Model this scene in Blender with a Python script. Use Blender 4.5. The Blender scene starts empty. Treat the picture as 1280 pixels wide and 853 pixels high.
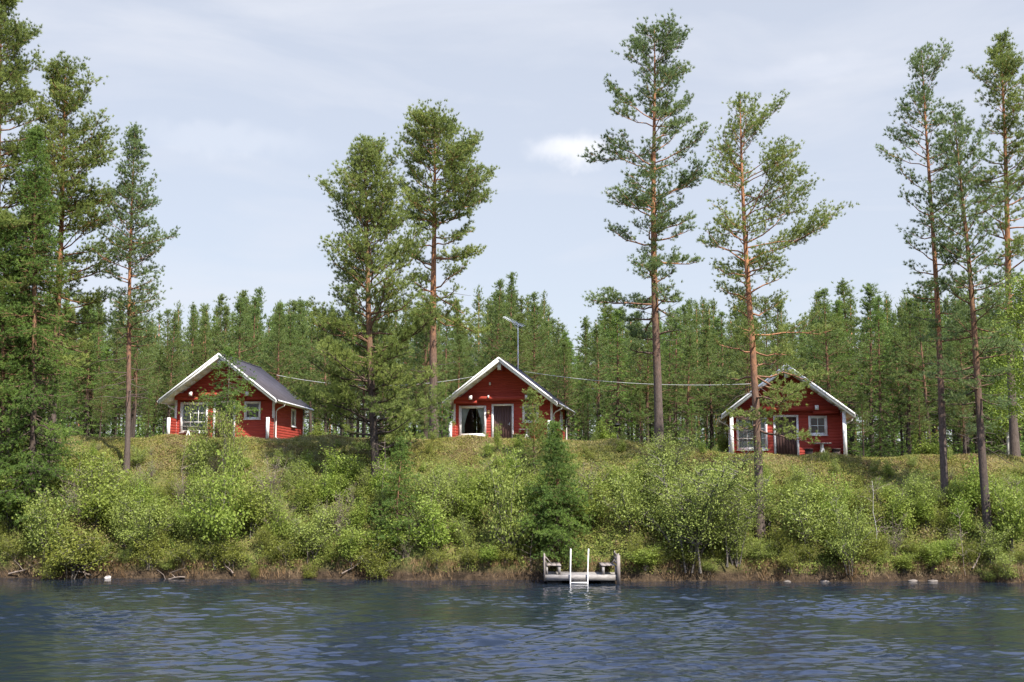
import bpy, math, random
import numpy as np
R = math.radians
scene = bpy.context.scene
COL = scene.collection
# ------------------------------------------------------------------ camera
FPX, HZ, CAMH = 1410.0, 7.0, 4.0
cd = bpy.data.cameras.new('camera'); cam = bpy.data.objects.new('camera', cd); COL.objects.link(cam)
cd.sensor_width = 36; cd.lens = FPX / 1280 * 36; cd.clip_end = 6000; cd.clip_start = 0.1
cam.location = (0, 0, CAMH); cam.rotation_euler = (R(90 + HZ), 0, 0)
scene.camera = cam
# ------------------------------------------------------------------ light
SUN_EL, SUN_AZ = 52.0, 36.0          # azimuth: degrees to the right of straight behind the camera
w = bpy.data.worlds.new('World'); scene.world = w; w.use_nodes = True
nt = w.node_tree; nt.nodes.clear(); N = nt.nodes.new; L = nt.links.new
out = N('ShaderNodeOutputWorld'); bg = N('ShaderNodeBackground'); sky = N('ShaderNodeTexSky')
sky.sky_type = 'NISHITA'; sky.sun_disc = False
sky.sun_elevation = R(SUN_EL); sky.sun_rotation = R(180 - SUN_AZ)
sky.air_density = 1.0; sky.dust_density = 1.2; sky.ozone_density = 1.0
bg.inputs['Strength'].default_value = 0.076
tc = N('ShaderNodeTexCoord')
mp = N('ShaderNodeMapping'); mp.inputs['Scale'].default_value = (2.2, 2.2, 8.5)
L(tc.outputs['Generated'], mp.inputs['Vector'])
nz = N('ShaderNodeTexNoise'); nz.inputs['Scale'].default_value = 1.7; nz.inputs['Detail'].default_value = 7
nz.inputs['Roughness'].default_value = .55; nz.inputs['Distortion'].default_value = .4
L(mp.outputs['Vector'], nz.inputs['Vector'])
rmp = N('ShaderNodeMapRange'); rmp.inputs['From Min'].default_value = .46; rmp.inputs['From Max'].default_value = .74
rmp.inputs['To Min'].default_value = .66; rmp.inputs['To Max'].default_value = .90
L(nz.outputs['Fac'], rmp.inputs['Value'])
# one small white cumulus low over the forest
def cloud_mask(az, el, ra, re):
    d0 = (math.sin(R(az)) * math.cos(R(el)), math.cos(R(az)) * math.cos(R(el)), math.sin(R(el)))
    sub = N('ShaderNodeVectorMath'); sub.operation = 'SUBTRACT'; sub.inputs[1].default_value = d0
    L(tc.outputs['Generated'], sub.inputs[0])
    n2 = N('ShaderNodeTexNoise'); n2.inputs['Scale'].default_value = 42; n2.inputs['Detail'].default_value = 5
    L(tc.outputs['Generated'], n2.inputs['Vector'])
    ns = N('ShaderNodeVectorMath'); ns.operation = 'SUBTRACT'; ns.inputs[1].default_value = (.5, .5, .5)
    L(n2.outputs['Color'], ns.inputs[0])
    nsc = N('ShaderNodeVectorMath'); nsc.operation = 'SCALE'; nsc.inputs['Scale'].default_value = re * 2.2
    L(ns.outputs[0], nsc.inputs[0])
    ad = N('ShaderNodeVectorMath'); ad.operation = 'ADD'; L(sub.outputs[0], ad.inputs[0]); L(nsc.outputs[0], ad.inputs[1])
    dv = N('ShaderNodeVectorMath'); dv.operation = 'DIVIDE'; dv.inputs[1].default_value = (ra, ra, re); L(ad.outputs[0], dv.inputs[0])
    ln = N('ShaderNodeVectorMath'); ln.operation = 'LENGTH'; L(dv.outputs[0], ln.inputs[0])
    m = N('ShaderNodeMapRange'); m.interpolation_type = 'SMOOTHSTEP'
    m.inputs['From Min'].default_value = 1.45; m.inputs['From Max'].default_value = .25
    L(ln.outputs['Value'], m.inputs['Value']); return m.outputs['Result']
def vmix(fac, a, b):
    m = N('ShaderNodeMix'); m.data_type = 'RGBA'
    if isinstance(fac, (int, float)): m.inputs[0].default_value = fac
    else: L(fac, m.inputs[0])
    L(a, m.inputs[6])
    if isinstance(b, tuple): m.inputs[7].default_value = b
    else: L(b, m.inputs[7])
    return m.outputs[2]
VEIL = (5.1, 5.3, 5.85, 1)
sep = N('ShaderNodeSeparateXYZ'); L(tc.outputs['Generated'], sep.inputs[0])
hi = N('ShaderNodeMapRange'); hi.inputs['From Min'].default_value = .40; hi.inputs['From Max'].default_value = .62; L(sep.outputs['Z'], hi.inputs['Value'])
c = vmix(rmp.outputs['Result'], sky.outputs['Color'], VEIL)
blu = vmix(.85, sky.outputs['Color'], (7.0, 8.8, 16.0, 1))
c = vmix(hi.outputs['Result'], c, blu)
def cl(fac, k):
    m = N('ShaderNodeMath'); m.operation = 'MULTIPLY'; m.inputs[1].default_value = k; L(fac, m.inputs[0]); return m.outputs[0]
c = vmix(cl(cloud_mask(3.3, 16.6, .038, .013), .6), c, (7.6, 7.5, 7.6, 1))
c = vmix(cl(cloud_mask(-14.5, 16.6, .075, .014), .16), c, (7.0, 7.1, 7.4, 1))
c = vmix(cl(cloud_mask(15.2, 19.9, .05, .010), .14), c, (7.0, 7.0, 7.5, 1))
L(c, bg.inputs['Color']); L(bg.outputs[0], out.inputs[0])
sl = bpy.data.lights.new('sun', 'SUN'); sl.energy = 5.0; sl.angle = R(.6); sl.color = (1, .95, .86)
so = bpy.data.objects.new('sun', sl); COL.objects.link(so)
so.rotation_euler = (R(90 - SUN_EL), 0, R(SUN_AZ)); so.location = (20, -30, 60)
vs = scene.view_settings; vs.view_transform = 'Standard'; vs.look = 'None'; vs.exposure = 1.10; vs.gamma = 1; vs.use_curve_mapping = False
scene.render.engine = 'CYCLES'
scene.cycles.max_bounces = 6; scene.cycles.diffuse_bounces = 3; scene.cycles.glossy_bounces = 3
scene.cycles.transmission_bounces = 3; scene.cycles.transparent_max_bounces = 6
scene.cycles.caustics_reflective = False; scene.cycles.caustics_refractive = False
scene.cycles.use_denoising = True

# ------------------------------------------------------------------ place geometry
CT, ST = math.cos(R(HZ)), math.sin(R(HZ))
def ray(px, py):
    u = (px - 640) / FPX; v = (426.5 - py) / FPX
    y = CT - v * ST
    return u / y, (ST + v * CT) / y        # dx/dY, dz/dY
def ztop(x): return float(np.interp(x, [-32, -12, 3, 8, 12, 32], [6.05, 5.95, 5.85, 5.45, 5.0, 4.95]))
def shore(x):
    return 46.0 - .05 * x + .22 * math.sin(x * .8 + 1) + .16 * math.sin(x * 2.1) + .07 * math.sin(x * 5.3 + 2)
def crest(x): return float(np.interp(x, [-30, 0, 10, 30], [8.0, 7.8, 6.8, 6.6]))
def hills(x, y): return .09 * math.sin(x * .9 + y * .4) + .07 * math.sin(x * 1.7 - y * 1.1 + 2) + .04 * math.sin(x * 3.1 + y * 2.7)
def height(x, y):
    d = y - shore(x)
    if d < 0: return max(-2.2, d * .45 - .02)
    zt = ztop(x); dc = crest(x)
    st = .34 * min(1, d / .16)
    t = min(1, d / dc)
    z = st + (zt - .34) * (1 - (1 - t) ** 1.45) + hills(x, y) * min(1, d) * (1 if t < 1 else max(.25, 1 - (d - dc) * .4))
    z += max(0, min(d - dc - 14, 60)) * .03
    return z
def ground_at(px, py, y0=42.5, y1=140):
    a, b = ray(px, py); y = y0
    while y < y1:
        if CAMH + b * y <= height(a * y, y) and y > 43: break
        y += .05
    return a * y, y, height(a * y, y)
def at(px, py, Y):
    a, b = ray(px, py); return a * Y, Y, CAMH + b * Y

# ------------------------------------------------------------------ helpers
def tag(o, label=None, cat=None, group=None, kind=None):
    if label: o['label'] = label
    if cat: o['category'] = cat
    if group: o['group'] = group
    if kind: o['kind'] = kind
    return o
def empty(name, loc, rz=0):
    o = bpy.data.objects.new(name, None); COL.objects.link(o); o.location = loc; o.rotation_euler = (0, 0, rz)
    o.empty_display_size = .3
    return o
def copy_tree(o, parent=None):
    n = o.copy(); COL.objects.link(n); n.parent = parent
    for ch in list(o.children): copy_tree(ch, n)
    return n
class MB:
    """collects vertices and faces, links them as one mesh object"""
    def __init__(s): s.v = []; s.f = []; s.n = 0; s.attr = []; s.m = []
    def add(s, v, f, var=0.5, mi=0):
        v = np.asarray(v, float).reshape(-1, 3)
        s.v.append(v); s.attr.append(np.broadcast_to(np.asarray(var, float), (len(v),)).copy())
        if isinstance(f, np.ndarray): f = (f + s.n)
        else: f = [tuple(i + s.n for i in q) for q in f]
        s.f.append(f); s.m.append(mi); s.n += len(v)
    def box(s, a, b, mi=0, rz=0, piv=None):
        x0, y0, z0 = a; x1, y1, z1 = b
        v = np.array([[x0,y0,z0],[x1,y0,z0],[x1,y1,z0],[x0,y1,z0],[x0,y0,z1],[x1,y0,z1],[x1,y1,z1],[x0,y1,z1]], float)
        s.add(v, [(0,3,2,1),(4,5,6,7),(0,1,5,4),(1,2,6,5),(2,3,7,6),(3,0,4,7)], mi=mi)
    def beam(s, p, q, wd, ht, up=(0, 0, 1), mi=0):
        p, q, up = map(lambda t: np.array(t, float), (p, q, up))
        d = q - p; d /= np.linalg.norm(d); sx = np.cross(d, up); sx /= np.linalg.norm(sx); uz = np.cross(sx, d)
        vs = []
        for e in (p, q):
            for a, b in ((-1,-1),(1,-1),(1,1),(-1,1)): vs.append(e + sx * a * wd / 2 + uz * b * ht / 2)
        s.add(vs, [(0,1,2,3),(7,6,5,4),(0,4,5,1),(1,5,6,2),(2,6,7,3),(3,7,4,0)], mi=mi)
    def tube(s, pts, rad, n=6, var=.5, cap=True):
        pts = np.asarray(pts, float); k = len(pts); rad = np.broadcast_to(np.asarray(rad, float), (k,))
        tg = np.gradient(pts, axis=0); tg /= np.linalg.norm(tg, axis=1)[:, None] + 1e-9
        ref = np.array([0, 0, 1.]) if abs(tg[:, 2]).mean() < .8 else np.array([0, 1., 0])
        a = np.cross(tg, ref); a /= np.linalg.norm(a, axis=1)[:, None] + 1e-9; b = np.cross(tg, a)
        th = np.arange(n) * 2 * math.pi / n
        v = pts[:, None, :] + rad[:, None, None] * (np.cos(th)[None, :, None] * a[:, None, :] + np.sin(th)[None, :, None] * b[:, None, :])
        i = np.arange(k - 1)[:, None] * n; j = np.arange(n)[None, :]; j2 = (j + 1) % n
        f = np.stack([i + j, i + j2, i + n + j2, i + n + j], -1).reshape(-1, 4)
        if np.ndim(var) == 1: var = np.repeat(var, n)
        s.add(v.reshape(-1, 3), f, var)
        if cap and n > 3:
            s.f.append([tuple(int(s.n - n + q) for q in range(n))]); s.m.append(0)
    def build(s, name, mat, parent=None, smooth=False):
        V = np.concatenate(s.v); at_ = np.concatenate(s.attr)
        loops = []; starts = []; mi = []; p = 0
        for f, m in zip(s.f, s.m):
            if isinstance(f, np.ndarray):
                k, c = f.shape; loops.append(f.reshape(-1)); starts.append(p + np.arange(k) * c); mi.append(np.full(k, m)); p += k * c
            else:
                for q in f:
                    loops.append(np.array(q)); starts.append(np.array([p])); mi.append(np.array([m])); p += len(q)
        me = bpy.data.meshes.new(name); me.vertices.add(len(V)); me.vertices.foreach_set('co', V.astype(np.float32).ravel())
        lo = np.concatenate(loops).astype(np.int32); sta = np.concatenate(starts).astype(np.int32)
        me.loops.add(len(lo)); me.loops.foreach_set('vertex_index', lo)
        me.polygons.add(len(sta)); me.polygons.foreach_set('loop_start', sta)
        me.polygons.foreach_set('material_index', np.concatenate(mi).astype(np.int32))
        me.update(calc_edges=True)
        if smooth: me.polygons.foreach_set('use_smooth', np.ones(len(sta), bool))
        A = me.attributes.new('var', 'FLOAT', 'POINT'); A.data.foreach_set('value', at_.astype(np.float32))
        for m in (mat if isinstance(mat, (list, tuple)) else [mat]): me.materials.append(m)
        o = bpy.data.objects.new(name, me); COL.objects.link(o)
        if parent: o.parent = parent
        return o

# ------------------------------------------------------------------ materials
def new_mat(name):
    m = bpy.data.materials.new(name); m.use_nodes = True; t = m.node_tree; t.nodes.clear()
    o = t.nodes.new('ShaderNodeOutputMaterial'); return m, t, o
def C4(c): return (c[0], c[1], c[2], 1)
def ramp(t, fac, stops):
    r = t.nodes.new('ShaderNodeValToRGB'); e = r.color_ramp.elements
    while len(e) > 1: e.remove(e[-1])
    e[0].position = stops[0][0]; e[0].color = C4(stops[0][1])
    for p, cc in stops[1:]:
        q = e.new(p); q.color = C4(cc)
    t.links.new(fac, r.inputs[0]); return r.outputs[0]
def noise(t, scale, detail=4, rough=.6, vec=None, sc=None, dist=0):
    n = t.nodes.new('ShaderNodeTexNoise'); n.inputs['Scale'].default_value = scale; n.inputs['Detail'].default_value = detail
    n.inputs['Roughness'].default_value = rough; n.inputs['Distortion'].default_value = dist
    if vec is None:
        co = t.nodes.new('ShaderNodeTexCoord'); vec = co.outputs['Object']
    if sc:
        m = t.nodes.new('ShaderNodeMapping'); m.inputs['Scale'].default_value = sc; t.links.new(vec, m.inputs['Vector']); vec = m.outputs[0]
    t.links.new(vec, n.inputs['Vector']); return n.outputs['Fac']
def mix(t, fac, a, b, mode='MIX'):
    m = t.nodes.new('ShaderNodeMix'); m.data_type = 'RGBA'; m.blend_type = mode
    for s_, i in ((fac, 0), (a, 6), (b, 7)):
        if isinstance(s_, (int, float)): m.inputs[i].default_value = s_
        elif isinstance(s_, tuple): m.inputs[i].default_value = C4(s_)
        else: t.links.new(s_, m.inputs[i])
    return m.outputs[2]
def bump(t, h, dist, strength=1):
    b = t.nodes.new('ShaderNodeBump'); b.inputs['Distance'].default_value = dist; b.inputs['Strength'].default_value = strength
    t.links.new(h, b.inputs['Height']); return b.outputs[0]
def attr(t, name='var'):
    a = t.nodes.new('ShaderNodeAttribute'); a.attribute_name = name; return a.outputs['Fac']
def surf(name, stops, scale=3, rough=.8, sc=None, bd=0, spec=.3, metal=0, bscale=None):
    m, t, o = new_mat(name); p = t.nodes.new('ShaderNodeBsdfPrincipled')
    n = noise(t, scale, 5, .6, sc=sc); t.links.new(ramp(t, n, stops), p.inputs['Base Color'])
    p.inputs['Roughness'].default_value = rough; p.inputs['Specular IOR Level'].default_value = spec; p.inputs['Metallic'].default_value = metal
    if bd: t.links.new(bump(t, noise(t, bscale or scale * 4, 4, sc=sc), bd), p.inputs['Normal'])
    t.links.new(p.outputs[0], o.inputs[0]); return m
def foliage(name, lo, mid, hi, trans=.3, alt=None, rough=.6, spread=.5, big=.35, k=(1.42, 1.40, 1.5)):
    lo, mid, hi = [tuple(min(.6, a * b) for a, b in zip(c_, k)) for c_ in (lo, mid, hi)]; trans += .08
    if alt: alt = tuple(a * b for a, b in zip(alt, k))
    m, t, o = new_mat(name)
    oi = t.nodes.new('ShaderNodeObjectInfo')
    n = noise(t, big, 3, .5)
    a = t.nodes.new('ShaderNodeMath'); a.operation = 'MULTIPLY_ADD'; t.links.new(attr(t), a.inputs[0]); a.inputs[1].default_value = .75
    b = t.nodes.new('ShaderNodeMath'); b.operation = 'MULTIPLY_ADD'; t.links.new(n, b.inputs[0]); b.inputs[1].default_value = spread; b.inputs[2].default_value = -.12
    t.links.new(b.outputs[0], a.inputs[2])
    col = ramp(t, a.outputs[0], [(0, lo), (.5, mid), (1, hi)])
    if alt: 
        rr = ramp(t, oi.outputs['Random'], [(0, (0, 0, 0)), (1, (1, 1, 1))])
        mm = t.nodes.new('ShaderNodeMath'); mm.operation = 'MULTIPLY'; t.links.new(oi.outputs['Random'], mm.inputs[0]); mm.inputs[1].default_value = .55
        col = mix(t, mm.outputs[0], col, alt)
    d = t.nodes.new('ShaderNodeBsdfPrincipled'); t.links.new(col, d.inputs['Base Color']); d.inputs['Roughness'].default_value = rough
    d.inputs['Specular IOR Level'].default_value = .25
    tr = t.nodes.new('ShaderNodeBsdfTranslucent'); t.links.new(mix(t, .35, col, (.20, .26, .03)), tr.inputs['Color'])
    ms = t.nodes.new('ShaderNodeMixShader'); ms.inputs[0].default_value = trans
    t.links.new(d.outputs[0], ms.inputs[1]); t.links.new(tr.outputs[0], ms.inputs[2]); t.links.new(ms.outputs[0], o.inputs[0]); return m
def bark_mat(name, low, midc, top, rough=.9):
    m, t, o = new_mat(name); p = t.nodes.new('ShaderNodeBsdfPrincipled')
    a = t.nodes.new('ShaderNodeMath'); a.operation = 'ADD'; t.links.new(attr(t), a.inputs[0])
    n = noise(t, 2.0, 5, .7, sc=(3, 3, 1)); s_ = t.nodes.new('ShaderNodeMath'); s_.operation = 'MULTIPLY_ADD'; t.links.new(n, s_.inputs[0]); s_.inputs[1].default_value = .35; s_.inputs[2].default_value = -.175
    t.links.new(s_.outputs[0], a.inputs[1])
    col = ramp(t, a.outputs[0], [(.14, low), (.30, midc), (.47, top)])
    n2 = noise(t, 9, 4, .7, sc=(1.5, 1.5, .5))
    col = mix(t, ramp(t, n2, [(.38, (1, 1, 1)), (.6, (0, 0, 0))]), col, (.05, .037, .03))
    col2 = mix(t, .55, ramp(t, a.outputs[0], [(.14, low), (.30, midc), (.47, top)]), col)
    t.links.new(col2, p.inputs['Base Color']); p.inputs['Roughness'].default_value = rough; p.inputs['Specular IOR Level'].default_value = .15
    t.links.new(bump(t, noise(t, 14, 4, .7, sc=(1.5, 1.5, .5)), .03), p.inputs['Normal'])
    t.links.new(p.outputs[0], o.inputs[0]); return m
M = {}
M['pine'] = foliage('pine_needles', (.060, .085, .024), (.145, .180, .042), (.25, .28, .065), .25)
M['pine_blue'] = foliage('pine_needles_cool', (.050, .082, .034), (.110, .152, .052), (.19, .235, .075), .25)
M['young'] = foliage('young_pine_needles', (.050, .090, .028), (.115, .178, .045), (.20, .27, .068), .28, alt=(.13, .15, .035), k=(1.12, 1.06, 1.15))
M['spruce'] = foliage('spruce_needles', (.035, .065, .016), (.085, .140, .026), (.17, .235, .040), .25)
M['birch'] = foliage('birch_leaves', (.080, .150, .020), (.175, .290, .036), (.30, .42, .085), .38, alt=(.16, .19, .035), k=(1.32, 1.10, 1.3))
M['willow'] = foliage('willow_leaves', (.080, .110, .026), (.175, .215, .042), (.26, .30, .075), .3, alt=(.15, .18, .035))
M['olive'] = foliage('olive_leaves', (.060, .070, .014), (.125, .138, .022), (.20, .210, .034), .3)
M['bark'] = bark_mat('pine_bark', (.12, .092, .078), (.20, .115, .075), (.38, .175, .085))
M['bark_dark'] = bark_mat('old_bark', (.08, .064, .054), (.12, .082, .06), (.24, .13, .07))
M['bark_grey'] = surf('grey_bark', [(.3, (.09, .075, .062)), (.7, (.17, .15, .13))], 8, .9, bd=.01)
M['bark_birch'] = surf('birch_bark', [(.3, (.10, .09, .08)), (.42, (.42, .40, .36)), (.7, (.5, .47, .43))], 4, .8, sc=(1, 1, 4))
M['deadwood'] = surf('weathered_wood', [(.3, (.13, .095, .075)), (.7, (.27, .22, .18))], 6, .85, sc=(1, 1, .3))
M['bark_forest'] = bark_mat('forest_bark', (.07, .055, .046), (.11, .075, .055), (.22, .12, .07))
M['red'] = surf('red_log_paint', [(.25, (.23, .031, .020)), (.5, (.32, .043, .027)), (.8, (.39, .062, .038))], 2.2, .75, sc=(.5, .5, 6), bd=.004, bscale=7)
M['white'] = surf('white_paint', [(.25, (.58, .55, .52)), (.5, (.80, .78, .75))], 2.5, .55, sc=(1, 1, 2), bd=.001)
M['brown'] = surf('brown_door_stain', [(.3, (.065, .036, .032)), (.7, (.115, .064, .054))], 3, .5, sc=(6, 6, .4), bd=.002)
M['felt'] = surf('roof_felt', [(.3, (.036, .031, .034)), (.7, (.060, .052, .056))], 1.6, .9, bd=.004, bscale=30)
M['wood_grey'] = surf('grey_planks', [(.25, (.15, .135, .125)), (.75, (.32, .295, .27))], 3, .8, sc=(2, 5, 5), bd=.003)
M['pink_grey'] = surf('weathered_pink_wood', [(.25, (.14, .115, .10)), (.75, (.27, .23, .205))], 3, .8, sc=(4, 4, 1), bd=.002)
M['metal'] = surf('pale_metal', [(.3, (.55, .56, .58)), (.7, (.68, .69, .71))], 5, .4, spec=.5)
M['dark'] = surf('dark_plastic', [(.3, (.015, .015, .016)), (.7, (.028, .028, .03))], 4, .6)
M['dark_wood'] = surf('dark_bench_wood', [(.3, (.035, .024, .020)), (.7, (.07, .05, .042))], 4, .7)
M['cable'] = surf('grey_cable', [(.3, (.40, .40, .40)), (.7, (.52, .52, .5))], 4, .6)
M['brass'] = surf('brass_lantern', [(.3, (.20, .13, .05)), (.7, (.32, .22, .10))], 6, .5)
M['curtain'] = surf('curtain_cloth', [(.3, (.62, .63, .62)), (.7, (.76, .77, .75))], 3, .9)
M['stone'] = surf('grey_stone', [(.3, (.08, .07, .06)), (.7, (.20, .17, .15))], 3, .85, bd=.02)
M['white_stone'] = surf('white_stone', [(.3, (.40, .36, .34)), (.7, (.58, .53, .50))], 3, .85, bd=.02)
M['interior'] = surf('room_wood', [(.3, (.12, .08, .05)), (.7, (.18, .12, .08))], 2, .9)
def glass():
    m, t, o = new_mat('window_glass'); g = t.nodes.new('ShaderNodeBsdfGlossy'); g.inputs['Roughness'].default_value = .02
    tr = t.nodes.new('ShaderNodeBsdfTransparent'); tr.inputs[0].default_value = (.86, .9, .88, 1)
    fr = t.nodes.new('ShaderNodeFresnel'); fr.inputs[0].default_value = 1.6
    ms = t.nodes.new('ShaderNodeMixShader'); t.links.new(fr.outputs[0], ms.inputs[0]); t.links.new(tr.outputs[0], ms.inputs[1]); t.links.new(g.outputs[0], ms.inputs[2])
    t.links.new(ms.outputs[0], o.inputs[0]); return m
M['glass'] = glass()
def ground_mat():
    m, t, o = new_mat('ground_soil'); p = t.nodes.new('ShaderNodeBsdfPrincipled')
    n = noise(t, .55, 6, .65); n2 = noise(t, 5, 5, .7)
    c1 = ramp(t, n, [(.3, (.060, .075, .020)), (.45, (.095, .105, .028)), (.55, (.15, .125, .045)), (.68, (.20, .165, .075))])
    c2 = ramp(t, n2, [(.3, (.035, .035, .015)), (.5, (.10, .11, .03)), (.75, (.19, .155, .085))])
    co = t.nodes.new('ShaderNodeTexCoord'); sx = t.nodes.new('ShaderNodeSeparateXYZ'); t.links.new(co.outputs['Object'], sx.inputs[0])
    mr = t.nodes.new('ShaderNodeMapRange'); mr.inputs['From Min'].default_value = .25; mr.inputs['From Max'].default_value = .75; t.links.new(sx.outputs['Z'], mr.inputs['Value'])
    soil = ramp(t, noise(t, 3, 5, .7), [(.35, (.022, .016, .011)), (.55, (.055, .038, .024)), (.75, (.13, .09, .055))])
    t.links.new(mix(t, mr.outputs['Result'], soil, mix(t, .5, c1, c2)), p.inputs['Base Color']); p.inputs['Roughness'].default_value = 1; p.inputs['Specular IOR Level'].default_value = .1
    t.links.new(bump(t, noise(t, 6, 5, .7), .12), p.inputs['Normal']); t.links.new(p.outputs[0], o.inputs[0]); return m
M['ground'] = ground_mat()
def cover_mat(name, stops, big, trans=.25):
    m, t, o = new_mat(name); d = t.nodes.new('ShaderNodeBsdfPrincipled'); d.inputs['Roughness'].default_value = .8; d.inputs['Specular IOR Level'].default_value = .15
    n = noise(t, big, 4, .6)
    a = t.nodes.new('ShaderNodeMath'); a.operation = 'MULTIPLY_ADD'; t.links.new(attr(t), a.inputs[0]); a.inputs[1].default_value = .42
    b = t.nodes.new('ShaderNodeMath'); b.operation = 'MULTIPLY_ADD'; t.links.new(n, b.inputs[0]); b.inputs[1].default_value = 1.5; b.inputs[2].default_value = -.45
    t.links.new(b.outputs[0], a.inputs[2]); col = ramp(t, a.outputs[0], stops); t.links.new(col, d.inputs['Base Color'])
    tr = t.nodes.new('ShaderNodeBsdfTranslucent'); t.links.new(col, tr.inputs['Color'])
    ms = t.nodes.new('ShaderNodeMixShader'); ms.inputs[0].default_value = trans
    t.links.new(d.outputs[0], ms.inputs[1]); t.links.new(tr.outputs[0], ms.inputs[2]); t.links.new(ms.outputs[0], o.inputs[0]); return m
M['cover'] = cover_mat('undergrowth_leaves', [(.05, (.045, .065, .018)), (.3, (.11, .15, .032)), (.55, (.20, .23, .045)), (.72, (.18, .13, .055)), (.85, (.26, .21, .11)), (1, (.32, .30, .15))], .45)
M['heath'] = cover_mat('heath_leaves', [(.05, (.05, .06, .018)), (.3, (.13, .14, .03)), (.5, (.22, .22, .045)), (.65, (.20, .14, .06)), (.8, (.15, .10, .06)), (.95, (.34, .27, .14))], .6)
M['grass'] = cover_mat('bank_grass', [(.1, (.12, .14, .032)), (.35, (.23, .22, .055)), (.6, (.36, .30, .11)), (.85, (.47, .37, .20))], .5)
M['straw'] = cover_mat('straw_grass', [(.1, (.13, .075, .035)), (.5, (.30, .19, .095)), (1, (.46, .36, .22))], .8)
def water_mat():
    m, t, o = new_mat('lake_water'); p = t.nodes.new('ShaderNodeBsdfPrincipled')
    p.inputs['Base Color'].default_value = (.009, .014, .021, 1); p.inputs['Roughness'].default_value = .04; p.inputs['IOR'].default_value = 1.333
    h = noise(t, 7, 4, .6, sc=(.55, 1, 1), dist=.3)
    t.links.new(bump(t, h, .005, 1), p.inputs['Normal']); t.links.new(p.outputs[0], o.inputs[0]); return m
M['water'] = water_mat()

# ------------------------------------------------------------------ ground and water
def axis(segs):
    a = []
    for s0, s1, st in segs: a += list(np.arange(s0, s1, st))
    return np.array(a + [segs[-1][1]])
def grid_obj(name, xs, ys, fn, mat, smooth=True):
    X, Y = np.meshgrid(xs, ys); Z = fn(X, Y)
    V = np.stack([X, Y, Z], -1).reshape(-1, 3); nx, ny = len(xs), len(ys)
    i = (np.arange(ny - 1)[:, None] * nx + np.arange(nx - 1)[None, :]).reshape(-1)
    b = MB(); b.add(V, np.stack([i, i + 1, i + nx + 1, i + nx], -1)); return b.build(name, mat, smooth=smooth)
xs = axis([(-1500, -200, 100), (-200, -50, 10), (-50, 50, .35), (50, 200, 10), (200, 1500, 100)])
ys = axis([(38, 43, 1), (43, 60, .18), (60, 130, 1.2), (130, 300, 15), (300, 2500, 150)])
g = grid_obj('ground', xs, ys, np.vectorize(height), M['ground']); tag(g, kind='structure')
rng = np.random.default_rng(5)
def waves(X, Y):
    Z = np.zeros_like(X)
    r = np.random.default_rng(11)
    for k in range(46):
        lam = .22 * (6.8 ** (k / 45.0)); ang = R(-90 + r.normal(6, 21)); kx, ky = math.cos(ang) * 2 * math.pi / lam, math.sin(ang) * 2 * math.pi / lam
        Z += .0064 * lam * (1.9 * np.exp(np.sin(kx * X + ky * Y + r.random() * 6.28) - 1) - .88)
    gust = .74 + .40 * np.sin(X * .21 + Y * .13 + 1) * np.sin(Y * .33 - X * .07 + 2) + .28 * np.sin(X * .55 + 2.2) * np.sin(Y * .7 + X * .2)
    near = np.clip((47.5 - Y) / 10, .22, 1)
    inr = np.clip((34 - np.abs(X)) / 4, 0, 1) * np.clip((Y - 14) / 2, 0, 1)
    return Z * gust * near * inr * 1.15
xs = axis([(-1500, -200, 100), (-200, -34, 8), (-34, -24, .3), (-24, 24, .06), (24, 34, .3), (34, 200, 8), (200, 1500, 100)])
ys = axis([(-800, -50, 50), (-50, 12, 4), (12, 17.5, .4), (17.5, 48, .036)])
wt = grid_obj('water', xs, ys, waves, M['water']); tag(wt, kind='structure')

# ------------------------------------------------------------------ foliage generators
def unit(a): return a / (np.linalg.norm(a, axis=-1, keepdims=True) + 1e-9)
def needles(b, pos, dr, L, W, n, rs, up=.25, spread=.75, var=None):
    """tufts of n needle-like triangles"""
    n = int(n * 1.8); W = W * .55; L = L * 1.12
    k = len(pos); P = np.repeat(pos, n, 0); D = np.repeat(dr, n, 0)
    d = unit(D * .8 + rs.normal(size=(k * n, 3)) * spread + np.array([0, 0, up]))
    ln = L * rs.uniform(.65, 1.25, (k * n, 1)); s = unit(np.cross(d, rs.normal(size=(k * n, 3)))) * W * rs.uniform(.7, 1.3, (k * n, 1))
    P = P + rs.normal(size=P.shape) * L * .12
    V = np.stack([P - s * .5, P + s * .5, P + d * ln + s * .2], 1).reshape(-1, 3)
    if var is None: var = rs.random(k)
    vv = np.repeat(np.clip(np.repeat(var, n) + rs.normal(size=k * n) * .13, 0, 1), 3)
    b.add(V, np.arange(k * n * 3).reshape(-1, 3), vv)
def leaves(b, pos, size, rs, flat=.5, var=None, asp=.62):
    k = len(pos); nrm = unit(rs.normal(size=(k, 3)) + np.array([.1, -.3, flat])); a = unit(np.cross(nrm, rs.normal(size=(k, 3)))); c = np.cross(nrm, a)
    s = size * rs.uniform(.6, 1.35, (k, 1)); a = a * s; c = c * s * asp
    V = np.stack([pos - a, pos - c * .9 - a * .1, pos + a, pos + c * .9 - a * .1], 1).reshape(-1, 3)
    if var is None: var = rs.random(k)
    b.add(V, np.arange(k * 4).reshape(-1, 4), np.repeat(var, 4))

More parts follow.
